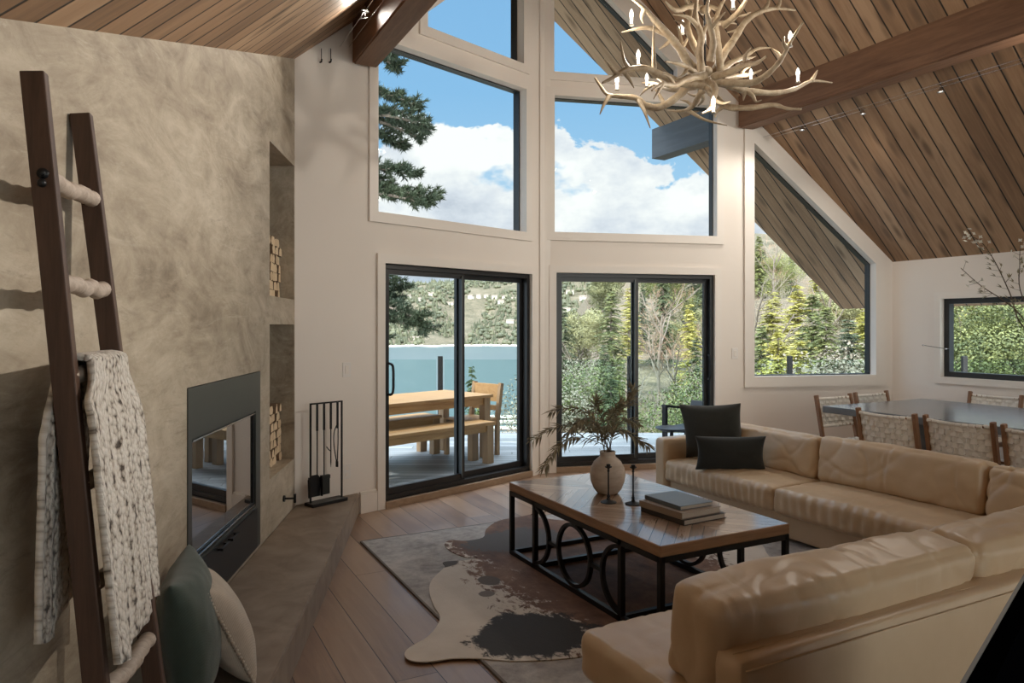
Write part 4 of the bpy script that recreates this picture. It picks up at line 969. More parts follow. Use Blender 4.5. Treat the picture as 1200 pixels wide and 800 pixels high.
def hearth_pillow(name, label, mat, c, h, up, size, seed):
    X = Vector(h).normalized(); up = Vector(up); Zv = (up - X * up.dot(X)).normalized(); Y = Zv.cross(X); Bm_ = Matrix((X, Y, Zv)).transposed().to_4x4()
    o = obj(name, pillow(size[0], size[1], size[2], 26, seed, .008), MAT[mat], None, True); o.matrix_world = Matrix.Translation(c) @ Bm_
    sb = o.modifiers.new('subsurf', 'SUBSURF'); sb.levels = 1; sb.render_levels = 1
    return finish(o, label, 'cushion')
hearth_pillow('floor_cushion', 'dark green cushion leaning on the wall between the ladder and the oatmeal cushion', 'greenfabric', c2h(-1.165, 2.60, .415), c2h(-.30, .95), c2h(-.16, .0, 1), (.50, .48, .20), 21.0)
_h = c2h(-.55, .83).normalized(); _u = Vector(c2h(-.46, 0, .84)); _u = (_u - _h * _u.dot(_h)).normalized()
pb = hearth_pillow('floor_cushion', 'oatmeal linen cushion with a corded trim standing on the hearth by the fireplace', 'beigefabric', c2h(-.985, 2.69, .19) + _h * .17 + _u * .19, _h, _u, (.46, .43, .19), 23.0)
bm = B(); nn = 26
for side in range(4):
    for k in range(nn):
        f = (k + .5) / nn * 2 - 1; e = 1 - f * f; h = (.215 if side < 2 else .23) * (1 - .10 * e) + .003
        a_ = f * (.225 if side < 2 else .21)
        p = {0: (a_, 0, h), 1: (a_, 0, -h), 2: (h, 0, a_), 3: (-h, 0, a_)}[side]
        sphere(bm, p, .0075, u=8, v=6)
tr = obj('corded_trim', bm, MAT['beigefabric'], pb, True)

# ---------------------------------------------------------------- dining table and chairs
DT = .775
dt_ = thing('dining_table', 'long dining table with a dark grey top behind the sofa', 'dining table', (6.22, 3.15, 0))
bm = B(); box(bm, (0, 0, DT - .03), (1.44, 2.70, .06), bev=.008); obj('tabletop', bm, MAT['tabletop'], dt_)
for sy in (-1, 1):
    bm = B(); box(bm, (0, sy * .88, (DT - .06) / 2), (.78, .09, DT - .06), bev=.01); box(bm, (0, sy * .88, .03), (.95, .16, .06), bev=.01); obj('leg', bm, MAT['tabletop'], dt_)
def weave(bm, P, nx, ny, w, h, amp, curve=0.0, mi=0):
    """over-under straps filling w x h; P(a,b,n) -> point"""
    sw, sh = w / nx, h / ny
    for i in range(nx):
        a = -w / 2 + (i + .5) * sw; pts = []
        for j in range(ny * 2 + 1):
            b = j / (ny * 2) * h; k = (j + i * 2) * pi / 2; pts.append((a, b, amp * cos(k + pi / 2 * 0) * (1 if True else 1)))
        for (a1_, b1_, n1_), (a2_, b2_, n2_) in zip(pts, pts[1:]):
            V = [bm.verts.new(P(a1_ - sw * .46, b1_, n1_)), bm.verts.new(P(a1_ + sw * .46, b1_, n1_)), bm.verts.new(P(a2_ + sw * .46, b2_, n2_)), bm.verts.new(P(a2_ - sw * .46, b2_, n2_))]
            f = bm.faces.new(V); f.material_index = mi
    for j in range(ny):
        b = (j + .5) * sh; pts = []
        for i in range(nx * 2 + 1):
            a = -w / 2 + i / (nx * 2) * w; k = (i + j * 2) * pi / 2 - pi / 2; pts.append((a, b, -amp * sin(k + pi / 2) * .9))
        for (a1_, b1_, n1_), (a2_, b2_, n2_) in zip(pts, pts[1:]):
            V = [bm.verts.new(P(a1_, b1_ - sh * .45, n1_)), bm.verts.new(P(a2_, b2_ - sh * .45, n2_)), bm.verts.new(P(a2_, b2_ + sh * .45, n2_)), bm.verts.new(P(a1_, b1_ + sh * .45, n1_))]
            f = bm.faces.new(V); f.material_index = mi
def make_chair():
    """faces +X; origin on the floor below the middle of the seat"""
    t = thing('dining_chair', 'x', 'chair', (0, 0, 0), 0, 'woven dining chairs')
    hw, zs, zb = .235, .43, .85; xb0, xb1 = -.22, -.30
    for sy in (-1, 1):
        bm = B(); bar(bm, (xb0 - .03, sy * hw, 0), (xb0, sy * hw, zs), .03, .036, up=(1, 0, 0), bev=.004); bar(bm, (xb0, sy * hw, zs - .01), (xb1, sy * hw, zb), .03, .036, up=(1, 0, 0), bev=.005); obj('rear_leg', bm, MAT['chairwood'], t)
        bm = B(); bar(bm, (.22, sy * hw, 0), (.215, sy * hw, zs), .03, .036, up=(1, 0, 0), bev=.004); obj('front_leg', bm, MAT['chairwood'], t)
    bm = B()
    for sy in (-1, 1): bar(bm, (xb0, sy * hw, zs - .02), (.215, sy * hw, zs - .02), .026, .034)
    for x_ in (xb0, .215): bar(bm, (x_, -hw, zs - .02), (x_, hw, zs - .02), .026, .034)
    bar(bm, (-.215, -hw, .2), (-.215, hw, .2), .018, .024); bar(bm, (.215, -hw, .2), (.215, hw, .2), .018, .024)
    obj('seat_frame', bm, MAT['chairwood'], t)
    bm = B(); weave(bm, lambda a, b, n: Vector((xb0 + .01 + b, a, zs + .004 + n)), 9, 9, .44, .42, .004); sm = obj('seat', bm, MAT['strap'], t); sm.modifiers.new('s', 'SOLIDIFY').thickness = .003
    bm = B(); h = .255; d = Vector((xb1 - xb0, 0, zb - zs)).normalized(); base = Vector((xb0, 0, zs)) + d * .135; nr = Vector((d.z, 0, -d.x))
    cv = lambda a: -.035 * (1 - (a / .225) ** 2)
    weave(bm, lambda a, b, n: base + d * b + nr * (n + cv(a)) + Vector((0, a, 0)), 10, 6, .44, h, .006)
    for b_ in (0, h):                                                    # straps wrapped round the top and bottom rails
        for i in range(10):
            a = -.22 + (i + .5) * .044; p = base + d * b_ + nr * cv(a) + Vector((0, a, 0)); ring_ = []
            tube(bm, [p + Vector((0, -.0205, 0)), p + Vector((0, .0205, 0))], .0145, 10)
    bk = obj('backrest', bm, MAT['strap'], t); md = bk.modifiers.new('s', 'SOLIDIFY'); md.thickness = .003
    bm = B()
    for b_ in (0, h): tube(bm, [base + d * b_ + nr * cv(a) + Vector((0, a, 0)) for a in [-.232 + .464 * k / 10 for k in range(11)]], .011, 8)
    obj('back_rail', bm, MAT['chairwood'], t)
    return t
ch0 = make_chair(); first = True
for (x_, y_, rz, lab) in [
    (5.39, 3.59, 0, 'woven strap dining chair with its back to the sofa, nearest the table end'),
    (5.42, 3.055, 0, 'woven strap dining chair with its back to the sofa, second from the table end'),
    (5.39, 2.50, 0, 'woven strap dining chair at the right picture edge with its back to the sofa'),
    (5.87, 4.38, -90, 'woven strap dining chair at the table end, the one nearer the sofa'),
    (6.47, 4.42, -90, 'woven strap dining chair at the table end, the one nearer the small wall window'),
    (7.06, 4.03, 180, 'woven strap dining chair across the table below the small wall window'),
    (7.06, 3.40, 180, 'woven strap dining chair across the table, partly past the right picture edge')]:
    c = ch0 if first else copy_tree(ch0); first = False
    c.location = (x_, y_, 0); c.rotation_euler = (0, 0, radians(rz)); c['label'] = lab
# table vase with blossoming branches at the right edge
dv = (6.25, 2.93, DT + .0005)
bm = B(); lathe(bm, [(0, 0), (.06, 0), (.075, .02), (.085, .12), (.07, .24), (.04, .30), (.038, .34), (.045, .35), (.04, .352), (.033, .34), (.035, .30), (.06, .23), (.075, .12), (.05, .02), (0, .018)], seg=32); o = obj('vase', bm, MAT['vase']); auto_smooth(o, 60); o.location = dv
finish(o, 'tall vase of blossoming branches on the dining table at the right picture edge', 'vase')
RBl = random.Random(4)
def blossom_branch(px, label, dep, twigs=0):
    pts = [Vector(dv) + Vector((RBl.uniform(-.015, .015), RBl.uniform(-.015, .015), .03)), Vector(dv) + Vector((RBl.uniform(-.02, .02), RBl.uniform(-.02, .02), .35))] + [at_depth(x, y, d_) for (x, y), d_ in zip(px, dep)]
    pts = smooth_path(pts, 6); n = len(pts); o = pts[0].copy(); bm = B(); tube(bm, [p - o for p in pts], [lerp(.008, .002, (i / (n - 1)) ** .7) for i in range(n)], 8)
    b2 = B(); b3 = B()
    for i in range(int(n * .42), n - 1):
        for k in range(2):
            if RBl.random() < .75:
                t_ = (pts[i + 1] - pts[i]).normalized(); sd = Matrix.Rotation(RBl.uniform(0, 6.28), 3, t_) @ t_.orthogonal().normalized(); e = pts[i] + (t_ * .5 + sd) * RBl.uniform(.02, .06)
                tube(bm, [pts[i] - o, e - o], [.0016, .001], 5)
                if i > n * .72:
                    for q in range(4): leaf_blade(b2, e - o, Matrix.Rotation(q * 1.57, 3, sd) @ (sd.orthogonal().normalized() + sd * .4), sd, .02, .016, 0)
                else:
                    for q in range(2): leaf_blade(b3, e - o, t_ + sd * (1 - q * .7), Z3, .045, .016, 0)
    br = obj('blossom_branch', bm, MAT['stem'], None, True); br.location = o
    obj('blossoms', b2, MAT['blossom'], br)
    if len(b3.faces): obj('leaves', b3, MAT['olive'], br)
    else: b3.free()
    finish(br, label, 'branch', 'blossoming branches on the dining table')
DD = 5.55
blossom_branch([(1197, 380), (1184, 345), (1165, 305), (1147, 281), (1127, 276)], 'blossoming branch leaning farthest left with pale flowers at its tip', (DD, DD, DD + .05, DD + .1, DD + .1))
blossom_branch([(1198, 372), (1176, 352), (1150, 335), (1126, 314)], 'lower blossoming branch reaching left in front of the small wall window', (DD - .05, DD - .1, DD - .15, DD - .2))
blossom_branch([(1199, 350), (1195, 310), (1196, 282)], 'upright blossoming branch at the right picture edge', (DD + .1, DD + .15, DD + .2))
blossom_branch([(1215, 350), (1225, 310), (1240, 270)], 'blossoming branch leaning right, beyond the upright one', (DD, DD, DD))
# slim rod beside the small window
p0 = Gs(1112, 408.5); p1 = Gs(1083.5, 404)
t = thing('window_rod', 'thin metal rod with pale ball ends beside the small wall window', 'rod', (EU - .02, p0[0], p0[1]))
e1 = Vector((-.10, p1[0] - p0[0] - .06, p1[1] - p0[1])); bm = B(); tube(bm, [(.018, 0, 0), (-.03, 0, 0), e1], .003, 8); obj('rod', bm, MAT['steel'], t)
for e in (Vector((-.03, 0, 0)), e1):
    bm = B(); sphere(bm, e, .010); obj('ball_end', bm, MAT['chrome'], t, True)

# ---------------------------------------------------------------- black screen at the lower right corner
A_ = at_depth(1130, 800, 1.18); A_.z = EYE - 418 / FPX * 1.18; hdg = c2h(sin(radians(42.5)), cos(radians(42.5))).normalized()
A0 = A_ - hdg * .25; A1 = A_ + hdg * .85; zt_ = A_.z; sn = Vector((hdg.y, -hdg.x, 0))
tv = thing('flat_screen', 'black flat screen with a thin grey edge at the lower right corner', 'screen', ((A0 + A1) / 2 * Vector((1, 1, 0))))
mid = (A0 + A1) / 2; LT = (A1 - A0).length; tvz = zt_ - .56
def tvp(bm, a, b, d, th, z0, z1): slab(bm, [(a, z0), (b, z0), (b, z1), (a, z1)], [], lambda s, z: hdg * s + Vector((0, 0, z)) + sn * d, sn, th)
bm = B(); tvp(bm, -LT / 2, LT / 2, .0, .035, tvz, zt_ - .0015); obj('screen_body', bm, MAT['screen'], tv)
bm = B(); bar(bm, hdg * (-LT / 2) + sn * -.002 + Vector((0, 0, zt_ - .003)), hdg * (LT / 2) + sn * -.002 + Vector((0, 0, zt_ - .003)), .007, .006); obj('bezel', bm, MAT['bezel'], tv)
bm = B(); box(bm, sn * .05 + Vector((0, 0, tvz / 2 + .1)), (.06, .04, tvz + .2), atan2(hdg.y, hdg.x), bev=.005); box(bm, sn * .05 + Vector((0, 0, .0125)), (.5, .32, .025), atan2(hdg.y, hdg.x), bev=.005); obj('stand', bm, MAT['black'], tv)

# ---------------------------------------------------------------- cable lights
def cable_light(px, Y, label, grp, W1, W2, aim=None, watts=0, spread=112):
    c = at_depth(px[0], px[1], Y); c = Vector((c.x, c.y, c.z)); t = thing('cable_spotlight', label, 'spotlight', c, 0, grp)
    bm = B(); tube(bm, [Vector((W1.x, c.y, W1.z)) - c, Vector((W2.x, c.y, W2.z)) - c], .0035, 8); mid_ = (Vector((W1.x, c.y, W1.z)) + Vector((W2.x, c.y, W2.z))) / 2 - c; tube(bm, [mid_, (0, 0, 0)], .003, 6); obj('arm', bm, MAT['chrome'], t)
    bm = B(); lathe(bm, [(0, .02), (.008, .02), (.012, .01), (.028, -.018), (.031, -.022), (.027, -.022), (.008, .004), (0, .006)], seg=20); obj('reflector', bm, MAT['chrome'], t, True)
    bm = B(); sphere(bm, (0, 0, -.012), .010); obj('bulb', bm, MAT['bulbglass'], t, True)
    if watts:
        ld = bpy.data.lights.new('spot_beam', 'SPOT'); ld.energy = watts; ld.color = (1, .92, .82); ld.shadow_soft_size = .045; ld.spot_size = radians(spread); ld.spot_blend = 1.0
        lo = bpy.data.objects.new('spot_beam', ld); COL.objects.link(lo); lo.location = c + Vector((0, 0, -.03)); lo.rotation_euler = (Vector(aim) - c).to_track_quat('-Z', 'Y').to_euler()
w1 = Lp(398, 55); w2 = Lp(409, 55)
cab = thing('light_cable', 'pair of tensioned light cables beside the upper left beam', 'cable', (w1.x, w1.y - .05, w1.z))
for w_1 in (w1, w2):
    bm = B(); o = Vector(cab.location); tube(bm, [Vector((w_1.x, BACK + .05, w_1.z)) - o, Vector((w_1.x, w_1.y - .01, w_1.z)) - o], .0025, 6); obj('wire', bm, MAT['chrome'], cab)
bm = B(); o = Vector(cab.location)
for hx in ((375, 73), (386, 73)):
    c = Lp(*hx); tube(bm, smooth_path([c - o, c + LN * .02 - o, c + LN * .025 + Z3 * .02 - o], 3), .006, 8); tube(bm, [c + LN * .02 - o, c + LN * .02 + Z3 * .10 - o], .003, 6)
obj('wall_hook', bm, MAT['black'], cab)
def on_u(px, py, u):
    d_ = at_depth(px, py, 1.0) - Vector((0, 0, EYE)); return u / d_.x
for px, lab in (((401, 51), 'small bright spotlight on the left cables close to the wall'), ((428, 10), 'small spotlight on the left cables nearest the picture top')):
    cable_light(px, on_u(px[0], px[1], (w1.x + w2.x) / 2), lab, 'spotlights on the left cables', w1, w2, *(((1.9, 5.2, .8), SPOT_W * .9) if px[0] < 410 else ((.2, 3.2, 2.0), SPOT_W * .6)))
Yr = 3.0                                                                    # right hand cables just under the boards
while True:
    c = at_depth(940, 150, Yr)
    if ceil_z(c.x) - c.z < .10 or Yr > 9: break
    Yr += .02
r1 = Vector((c.x - .05, 0, c.z + .012)); r2 = Vector((c.x + .05, 0, c.z + .012)); print('right cable', c, ceil_z(c.x))
cab = thing('light_cable', 'pair of tensioned light cables under the right hand ceiling boards', 'cable', (c.x, 5.0, c.z))
for w_1 in (r1, r2):
    bm = B(); o = Vector(cab.location); ve = (CP + RDIR * ((w_1.x - CP.x) / RDIR.x)).y; tube(bm, [Vector((w_1.x, BACK + .05, w_1.z)) - o, Vector((w_1.x, ve - .01, w_1.z)) - o], .0025, 6); obj('wire', bm, MAT['chrome'], cab)
for px, lab in (((940, 150), 'small spotlight on the right cables nearest the window wall'), ((1011, 131), 'small spotlight in the middle of the right cables'), ((1102, 105), 'small bright spotlight on the right cables nearest the picture edge')):
    Yc = on_u(px[0], px[1], c.x); cable_light(px, Yc, lab, 'spotlights on the right cables', r1, r2, *({940: ((4.6, 5.9, 1.4), SPOT_W), 1011: ((6.6, 5.2, 1.0), SPOT_W), 1102: ((4.6, 3.8, .4), SPOT_W)}[px[0]]))
for vy, lab, aim_, wt, spr in ((2.75, 'added unseen fill spotlight on the right cables past the picture edge, facing the fireplace wall', (.15, 3.1, 2.2), 2.2, 75), (2.25, 'added unseen fill spotlight on the right cables past the picture edge, facing the window wall', (3.5, 6.3, 2.8), 4.2, 95), (1.75, 'added unseen fill spotlight on the right cables past the picture edge, facing the left ceiling', (.55, 2.4, 3.15), 22.0, 52)):  # out-of-view fill lamps added to brighten the walls and left ceiling
    cc = Vector((c.x, vy, c.z - .012)); dv_ = cc - Vector((0, 0, EYE)); Yd = dv_.x * ST + dv_.y * CT; Xd = dv_.x * CT - dv_.y * ST
    cable_light((CX + Xd / Yd * FPX, HY - dv_.z / Yd * FPX), Yd, lab, 'spotlights on the right cables', r1, r2, aim_, SPOT_W * wt, spr)

# ---------------------------------------------------------------- antler chandelier
HC = 5.135
hub = at_depth(826, 84, HC); chn = thing('antler_chandelier', 'large chandelier of pale branching antlers with candle bulbs hanging from the ridge', 'chandelier', hub)
def antler(main, d, tines, r=4.6):
    """main: pixel polyline root to tip; d: depth shift at the ends; tines: (pixel polyline, depth shift of the tip)"""
    o = Vector(hub); n = len(main); P = [at_depth(x, y, HC + lerp(d[0], d[1], i / (n - 1))) - o for i, (x, y) in enumerate(main)]
    pts = smooth_path(P, 5); k = HC / FPX; bm = B(); m = len(pts)
    tube(bm, pts, [max(.0045, r * k * (1 - .78 * (i / (m - 1)) ** 1.5) * (1 + .08 * sin(i * 1.7))) for i in range(m)], 9)
    for tn_, dt in tines:
        # root each tine on the nearest point of the beam
        x0, y0 = tn_[0]; bi = min(range(m), key=lambda i: (Vector(((pts[i] + o).x, (pts[i] + o).y, (pts[i] + o).z)) - at_depth(x0, y0, HC + (pts[i].y * CT + pts[i].x * ST))).length)
        dep0 = pts[bi].x * ST + pts[bi].y * CT; q = [pts[bi]] + [at_depth(x, y, HC + dep0 + dt * (i + 1) / (len(tn_) - 1)) - o for i, (x, y) in enumerate(tn_[1:])]
        q = smooth_path(q, 5); w = len(q); tube(bm, q, [max(.003, .62 * r * k * (1 - .85 * (i / (w - 1)) ** 1.3)) for i in range(w)], 8)
    auto_smooth(obj('antler', bm, MAT['antler'], chn), 60)
antler([(815, 92), (800, 62), (784, 42), (768, 25), (755, 10), (738, -4)], (0, -.35), [([(784, 42), (762, 33), (745, 34), (728, 38)], -.1), ([(788, 48), (781, 52), (772, 58)], .1), ([(755, 10), (752, 20), (754, 28)], .05)], 5.2)
antler([(830, 100), (800, 97), (775, 88), (755, 80), (733, 82), (718, 91), (706, 97)], (-.1, -.45), [([(738, 82), (731, 70), (727, 47)], -.05), ([(766, 84), (766, 60), (766, 27)], -.05), ([(724, 88), (717, 80), (708, 69)], -.08), ([(730, 84), (737, 92), (743, 103)], .1)], 5.0)
antler([(812, 78), (808, 97), (795, 112), (775, 125), (758, 124), (745, 115), (728, 113), (712, 111), (703, 100), (697, 91)], (0, -.1), [([(715, 112), (708, 122), (703, 134)], -.05), ([(748, 116), (755, 130), (762, 150)], -.12), ([(780, 122), (772, 110), (764, 100)], .1)], 5.0)
antler([(838, 98), (822, 108), (812, 124), (800, 130), (782, 130)], (.1, .45), [([(812, 124), (805, 119), (797, 117)], .1), ([(806, 128), (825, 140), (852, 147)], -.1)], 4.2)
antler([(826, 100), (835, 110), (845, 121), (857, 126), (883, 126), (907, 123), (922, 127), (939, 128)], (-.1, -.6), [([(850, 123), (840, 131), (838, 138)], -.05)], 4.6)
antler([(840, 96), (858, 101), (874, 106), (907, 109), (932, 104), (951, 95), (975, 97)], (.0, .25), [([(951, 95), (955, 88), (958, 82)], .05), ([(872, 106), (872, 112), (871, 118)], 0), ([(874, 106), (882, 112), (886, 119), (893, 117)], -.05)], 4.6)
antler([(832, 96), (858, 97), (880, 97), (898, 88), (915, 70), (927, 48), (941, 26)], (0, -.25), [([(915, 70), (912, 63), (905, 57)], .06), ([(921, 58), (918, 50), (919, 42)], -.04)], 4.8)
antler([(838, 84), (847, 65), (859, 48), (874, 25), (891, 14), (910, 10), (932, 12)], (.05, .4), [([(874, 25), (866, 34), (852, 38)], .08), ([(895, 13), (900, 4), (902, -10)], .05), ([(910, 10), (914, 2), (912, -8)], 0)], 5.2)
antler([(846, 84), (856, 74), (874, 65), (888, 57), (903, 56)], (.1, .55), [([(870, 67), (878, 68), (886, 66)], .1)], 3.8)
antler([(822, 84), (820, 60), (822, 42), (816, 24), (816, 4), (822, -18)], (-.05, -.2), [([(818, 30), (806, 20), (789, 17)], -.1), ([(821, 46), (828, 30), (836, 20)], -.06)], 4.8)
antler([(845, 92), (843, 70), (841, 48), (839, 24), (846, 4), (858, -12)], (-.02, .1), [([(840, 30), (850, 26), (863, 28)], .12), ([(843, 10), (830, 6), (822, -2)], .05)], 5.0)
antler([(818, 82), (806, 70), (800, 56), (797, 42), (794, 30)], (.15, .35), [([(800, 56), (806, 44), (808, 34)], .05)], 4.0)
antler([(828, 12), (810, 7), (796, 12), (788, 10), (780, 2)], (.1, -.15), [([(806, 7), (803, -4), (806, -14)], -.05)], 4.0)
antler([(834, 100), (850, 92), (868, 89), (880, 87), (892, 82)], (.2, .8), [([(868, 89), (872, 82), (880, 78)], .1)], 4.4)
antler([(818, 100), (800, 104), (782, 104), (768, 98), (752, 97)], (.2, .75), [([(782, 104), (776, 96), (770, 92)], .1), ([(768, 98), (758, 104), (750, 112)], .1)], 4.4)
antler([(824, 92), (812, 84), (804, 78), (792, 74), (780, 72)], (-.15, -.7), [([(806, 80), (800, 88), (792, 92)], -.1)], 3.6)
antler([(830, 94), (838, 104), (836, 116), (832, 128), (822, 133)], (-.2, -.65), [([(836, 116), (846, 121), (856, 119)], -.1)], 4.2)
antler([(848, 30), (862, 18), (872, 4), (880, -12)], (.0, -.3), [([(862, 18), (872, 18), (880, 14)], -.06)], 4.0)
antler([(826, 88), (806, 92), (790, 100), (776, 99), (764, 106)], (-.3, -.8), [([(790, 100), (784, 90), (776, 86)], -.1), ([(776, 99), (772, 106), (766, 116)], -.1)], 4.4)
antler([(836, 90), (856, 84), (872, 76), (886, 74), (898, 66)], (-.2, -.75), [([(872, 76), (874, 64), (880, 56)], -.1)], 4.4)
antler([(822, 70), (812, 50), (806, 30), (810, 12), (804, -8)], (.1, .25), [([(807, 32), (798, 26), (790, 24)], .1)], 4.4)
antler([(832, 72), (836, 50), (832, 30), (828, 10), (834, -10)], (-.15, -.35), [([(833, 34), (842, 22), (850, 14)], -.1)], 4.4)
antler([(828, 92), (820, 104), (824, 116), (818, 124)], (.15, .5), [([(821, 112), (812, 112), (804, 108)], .1)], 3.8)
bm = B(); sphere(bm, (0, 0, 0), .055, (1, 1, .7)); sphere(bm, (.0, 0, .44), .04, (1, 1, .8)); obj('hub', bm, MAT['antler'], chn, True)
bm = B(); tube(bm, [(0, 0, -.03), (0, 0, 2.0)], .008, 8); obj('rod', bm, MAT['black'], chn)
bm = B(); lz = 2.0
while hub.z + lz < RZ - .05:
    ring(bm, (0, 0, lz + .025), .016, .004, (1, 0, 0) if int(lz * 20) % 2 else (0, 1, 0), (0, 0, 1.6), n=14, seg=6); lz += .04
obj('chain', bm, MAT['black'], chn)
for cxy, dd_ in (((740, 30), -.30), ((748, 77), -.25), ((723, 106), -.1), ((758, 102), .6), ((935, 97), .2), ((926, 55), -.2), ((836, 55), .05), ((836, 133), -.6), ((859, 11), -.25), ((880, 97), .5), ((806, 84), .5), ((800, 40), .4)):
    p = at_depth(cxy[0], cxy[1], HC + dd_) - hub
    bm = B(); lathe(bm, [(0, 0), (.016, 0), (.017, .006), (.011, .009), (.011, .05), (.0, .05)], p, 12); cs = obj('candle_sleeve', bm, MAT['candle'], chn, True)
    bm = B(); lathe(bm, [(.0, .048), (.009, .05), (.014, .062), (.0155, .075), (.012, .092), (.005, .108), (.0, .114)], p, 12); obj('bulb', bm, MAT['bulbglass'], cs, True)
    ld = bpy.data.lights.new('candle_light', 'POINT'); ld.energy = BULB_W; ld.color = (1, .90, .77); ld.shadow_soft_size = .022; lo = bpy.data.objects.new('candle_light', ld); COL.objects.link(lo); lo.location = hub + p + Vector((0, 0, .078))
# ================================================================ outside: deck, railing, garden furniture
DZ = -.05
def across_cam(t, x, y, z): return t.math('ADD', t.math('MULTIPLY', x, ST), t.math('MULTIPLY', y, CT))
def along_cam(t, x, y, z): return t.math('SUBTRACT', t.math('MULTIPLY', x, CT), t.math('MULTIPLY', y, ST))
MAT['deck'] = M_planks('grey_deck_boards', across_cam, along_cam, .14, [(.15, .16, .17), (.235, .25, .265), (.32, .335, .355)], gap=.012, gapc=(.02, .02, .02), rough=.5, length=3.6)
RY = 10.3
wl_ = LCORN - LDIR * 2.2
dk_poly = [tuple((LCORN - LDIR * 2.2 - LN * .165)[:2]), tuple((CP - LN * .17 + RDIR * .0)[:2]), tuple((EP - RN * .165 + RDIR * .5)[:2]), tuple((EP + RDIR * 4)[:2]), tuple(c2h(10.5, RY + .12)[:2]), tuple(c2h(-6.4, RY + .12)[:2])]
bm = B(); slab(bm, dk_poly, [], lambda a, b: (a, b, DZ), Vector((0, 0, -1)), .12); finish(obj('deck_floor', bm, MAT['deck']), kind='structure')
rl = thing('deck_railing', 'glass deck railing with black posts between the deck and the lake', 'railing', c2h(1.5, RY, DZ))
o0 = Vector(rl.location); posts = [-6.2, -3.6, -1.03, 1.69, 3.99, 6.5, 9.0, 10.4]
for X in posts:
    bm = B(); box(bm, c2h(X, RY, DZ + .56) - o0, (.07, .05, 1.12), -TH, bev=.005); box(bm, c2h(X, RY, DZ + .006) - o0, (.12, .10, .012), -TH); obj('post', bm, MAT['black'], rl)
for a, b in zip(posts, posts[1:]):
    bm = B(); box(bm, c2h((a + b) / 2, RY, DZ + .58) - o0, (b - a - .12, .012, .98), -TH); obj('glass_panel', bm, MAT['railglass'], rl)

dk = lambda al, off: CP + LDIR * al - LN * off
lrz = atan2(LDIR.y, LDIR.x)
def deck_table():
    c = dk(.466 - 1.1, 1.64); t = thing('garden_table', 'long honey coloured wooden garden table on the deck seen through the left sliding door', 'table', (c.x, c.y, DZ), lrz)
    bm = B(); 
    for i in range(6): box(bm, (0, -.435 + .0725 + i * .145, .725), (2.2, .141, .035), bev=.003)
    obj('tabletop', bm, MAT['teak'], t)
    bm = B(); 
    for sy in (-1, 1): box(bm, (0, sy * .38, .665), (2.0, .03, .085))
    for sx in (-1, 1): box(bm, (sx * 1.0, 0, .665), (.03, .76, .085))
    obj('apron', bm, MAT['teak'], t)
    for sx in (-1, 1):
        for sy in (-1, 1):
            bm = B(); box(bm, (sx * 1.02, sy * .37, .354), (.095, .095, .708), bev=.004); obj('leg', bm, MAT['teakz'], t)
deck_table()
def bench(al, off, label):
    c = dk(al, off); t = thing('garden_bench', label, 'bench', (c.x, c.y, DZ), lrz, 'wooden benches along the garden table')
    bm = B()
    for sy in (-1, 1): box(bm, (0, sy * .088, .45), (1.75, .17, .035), bev=.003)
    obj('seat', bm, MAT['teak'], t)
    bm = B()
    for sy in (-1, 1): box(bm, (0, sy * .13, .395), (1.6, .028, .075))
    obj('apron', bm, MAT['teak'], t)
    for sx in (-1, 1):
        for sy in (-1, 1):
            bm = B(); box(bm, (sx * .80, sy * .125, .216), (.10, .085, .432), bev=.004); obj('leg', bm, MAT['teakz'], t)
bench(.231 - .875, 1.10, 'wooden garden bench on the house side of the garden table'); bench(.20 - .875, 2.0, 'wooden garden bench on the lake side of the garden table')
c = dk(.40, 1.51); t = thing('garden_chair', 'wooden garden chair with a slatted back at the end of the garden table', 'chair', (c.x, c.y, DZ), lrz)
for sy in (-1, 1):
    bm = B(); bar(bm, (.20, sy * .23, 0), (.205, sy * .23, .44), .045, .05, up=(1, 0, 0)); bar(bm, (.205, sy * .23, .43), (.27, sy * .23, .86), .045, .05, up=(1, 0, 0)); obj('rear_leg', bm, MAT['teakz'], t)
    bm = B(); box(bm, (-.20, sy * .23, .21), (.05, .045, .42)); obj('front_leg', bm, MAT['teakz'], t)
bm = B()
for i in range(5): box(bm, (-.19 + i * .095, 0, .435), (.088, .5, .022), bev=.003)
for sy in (-1, 1): box(bm, (0, sy * .23, .395), (.38, .03, .06))
obj('seat', bm, MAT['teak'], t)
bm = B(); d_ = Vector((.065, 0, .43)).normalized()
for z_, h_ in ((.74, .21), (.56, .06)): bar(bm, (.205 + (z_ - .43) * .151, -.225, z_), (.205 + (z_ - .43) * .151, .225, z_), .025, h_)
obj('backrest', bm, MAT['teak'], t)
# black lounge chair and low round table beyond the right sliding door
c = c2h(2.28, 8.75, DZ); t = thing('lounge_chair', 'black metal lounge chair on the deck behind the charcoal sofa cushion', 'chair', c, radians(200))
for sy in (-1, 1):
    bm = B(); box(bm, (.27, sy * .31, .29), (.05, .05, .58)); box(bm, (-.27, sy * .31, .24), (.05, .05, .48)); bar(bm, (.30, sy * .31, .58), (-.30, sy * .31, .50), .06, .03); obj('side_frame', bm, MAT['black'], t)
bm = B(); box(bm, (0, 0, .30), (.60, .58, .05), bev=.01); obj('seat', bm, MAT['black'], t)
bm = B(); bar(bm, (-.24, 0, .32), (-.36, 0, .60), .58, .04, up=(1, 0, .4), bev=.01); obj('backrest', bm, MAT['black'], t)
c = on_z(783, 498, .31); c = c2h(1.86, 8.35, DZ); t = thing('side_table', 'low round black table on the deck left of the lounge chair', 'table', c)
bm = B(); lathe(bm, [(0, .335), (.13, .335), (.185, .36), (.19, .37), (.185, .372), (.13, .352), (0, .35)], seg=32); auto_smooth(obj('tabletop', bm, MAT['black'], t), 50)
